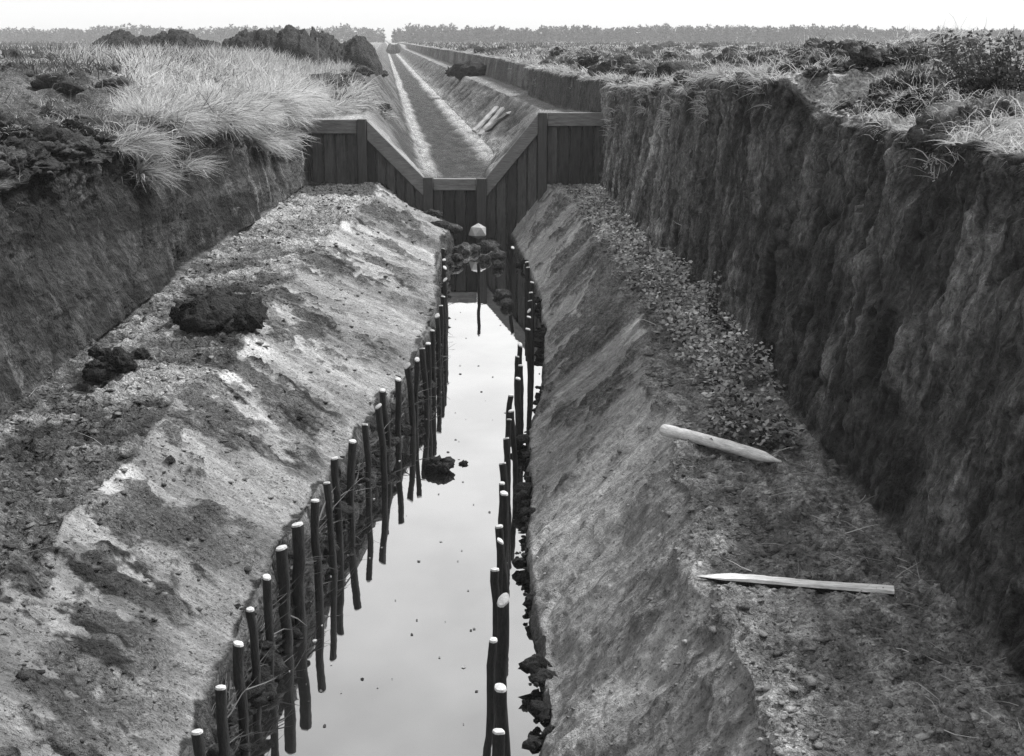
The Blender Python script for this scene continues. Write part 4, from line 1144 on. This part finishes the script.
def far_wood(px0, px1, Y, ytop, name_label, n, seed, dip=lambda u: 0):
    rnd = random.Random(seed); L = Leaves(); random.seed(seed)
    for k in range(n):
        u = (k + rnd.random()) / n; px = px0 + (px1 - px0) * u
        Yk = Y + rnd.uniform(-40, 60)
        yt = ytop + dip(px) + (rnd.uniform(0, 9) if k % 2 else rnd.gauss(0.5, 1.3)) + 5.0 * sc(px * .03 + 10, seed) + 3.0 * sc(px * .2, seed + 1)
        top = upright(px, yt, Yk); g = 3.0
        h = max(2.0, top.z - g); w = h * rnd.uniform(.2, .4)
        for m in range(70):
            t = rnd.random() ** .8
            r = w * (1 - t) ** .7 * math.sqrt(rnd.random()) + .1
            a = rnd.uniform(0, 6.28)
            L.leaf(Vector((top.x + r * math.cos(a), Yk + r * math.sin(a), g + h * (0.05 + .92 * t))), rnd.uniform(.7, 1.5), rnd.random(), .8)
    o = L.build('far_wood', M_TREE); tag(o, name_label, 'wood', kind='stuff')
far_wood(-150, 384, 640, 27, 'hazy low wood on the skyline above the peat heaps', 620, 3, lambda x: 3 if x < 90 else (2 if x > 370 else 0))
far_wood(394, 1180, 560, 26.5, 'hazy dark wood on the skyline above the sod-strewn moor', 950, 4, lambda x: 5 if x < 405 else (2 if 510 < x < 540 else (3 if x > 860 else 0)))
random.seed(99)

# ------------------------------------------------------------------ haze
def haze():
    bm = bmesh.new()
    box(bm, (-1400, -2.0), (1400, -2.0), (1400, 24.0), (-1400, 24.0), -60, 800)
    o = bm_obj('haze', bm); tag(o, 'thin pale haze over the moor', 'haze', kind='stuff')
    m = bpy.data.materials.new('haze'); m.use_nodes = True; t = m.node_tree
    for n in list(t.nodes): t.nodes.remove(n)
    out = t.nodes.new('ShaderNodeOutputMaterial'); v = t.nodes.new('ShaderNodeVolumePrincipled')
    v.inputs['Color'].default_value = grey(1.0); v.inputs['Density'].default_value = HAZE
    t.links.new(v.outputs[0], out.inputs['Volume']); o.data.materials.append(m)
HAZE = 0.00048
haze()

# ------------------------------------------------------------------ camera, sky, sun
cam = bpy.data.cameras.new('camera'); co = bpy.data.objects.new('camera', cam); C.objects.link(co)
cam.sensor_width = 36; cam.lens = F * 36 / W; cam.clip_start = 0.05; cam.clip_end = 6000
co.location = (0, 0, EYE); co.rotation_euler = (PI / 2 - PITCH, 0, 0)
bpy.context.scene.camera = co

SUN_EL, SUN_AZ = math.radians(52), math.radians(58)          # azimuth from straight ahead (+Y) towards +X
sun = bpy.data.lights.new('sun', 'SUN'); so = bpy.data.objects.new('sun', sun); C.objects.link(so)
sun.energy = 2.5; sun.angle = math.radians(10); sun.color = (1, 1, 1)
d = Vector((math.sin(SUN_AZ) * math.cos(SUN_EL), math.cos(SUN_AZ) * math.cos(SUN_EL), math.sin(SUN_EL)))
so.rotation_euler = d.to_track_quat('Z', 'Y').to_euler(); so.location = (5, 10, 30)

w = bpy.data.worlds.new('World'); bpy.context.scene.world = w; w.use_nodes = True
t = w.node_tree
for n in list(t.nodes): t.nodes.remove(n)
sky = t.nodes.new('ShaderNodeTexSky'); sky.sky_type = 'NISHITA'; sky.sun_disc = False
sky.sun_elevation = SUN_EL; sky.sun_rotation = SUN_AZ; sky.air_density = 1.0; sky.dust_density = 3.0; sky.ozone_density = 1.0
bw = t.nodes.new('ShaderNodeRGBToBW'); mixc = t.nodes.new('ShaderNodeMix'); mixc.data_type = 'FLOAT'
mixc.inputs[0].default_value = 0.6; mixc.inputs[3].default_value = 5.0       # an even cloud layer over the clear sky
bg = t.nodes.new('ShaderNodeBackground'); bg.inputs['Strength'].default_value = 0.1
out = t.nodes.new('ShaderNodeOutputWorld')
t.links.new(sky.outputs[0], bw.inputs[0]); t.links.new(bw.outputs[0], mixc.inputs[2]); t.links.new(mixc.outputs[0], bg.inputs['Color']); t.links.new(bg.outputs[0], out.inputs[0])

s = bpy.context.scene
s.render.engine = 'CYCLES'
s.view_settings.view_transform = 'Standard'; s.view_settings.look = 'None'; s.view_settings.exposure = 1.3; s.view_settings.gamma = 1; s.view_settings.use_curve_mapping = False
s.cycles.max_bounces = 6; s.cycles.diffuse_bounces = 3; s.cycles.glossy_bounces = 3; s.cycles.transmission_bounces = 2; s.cycles.volume_bounces = 1; s.cycles.transparent_max_bounces = 4
s.cycles.use_denoising = True; s.cycles.denoiser = 'OPENIMAGEDENOISE'; s.cycles.denoising_input_passes = 'RGB_ALBEDO_NORMAL'; s.cycles.denoising_prefilter = 'NONE'
s.cycles.use_adaptive_sampling = True; s.cycles.adaptive_threshold = 0.01
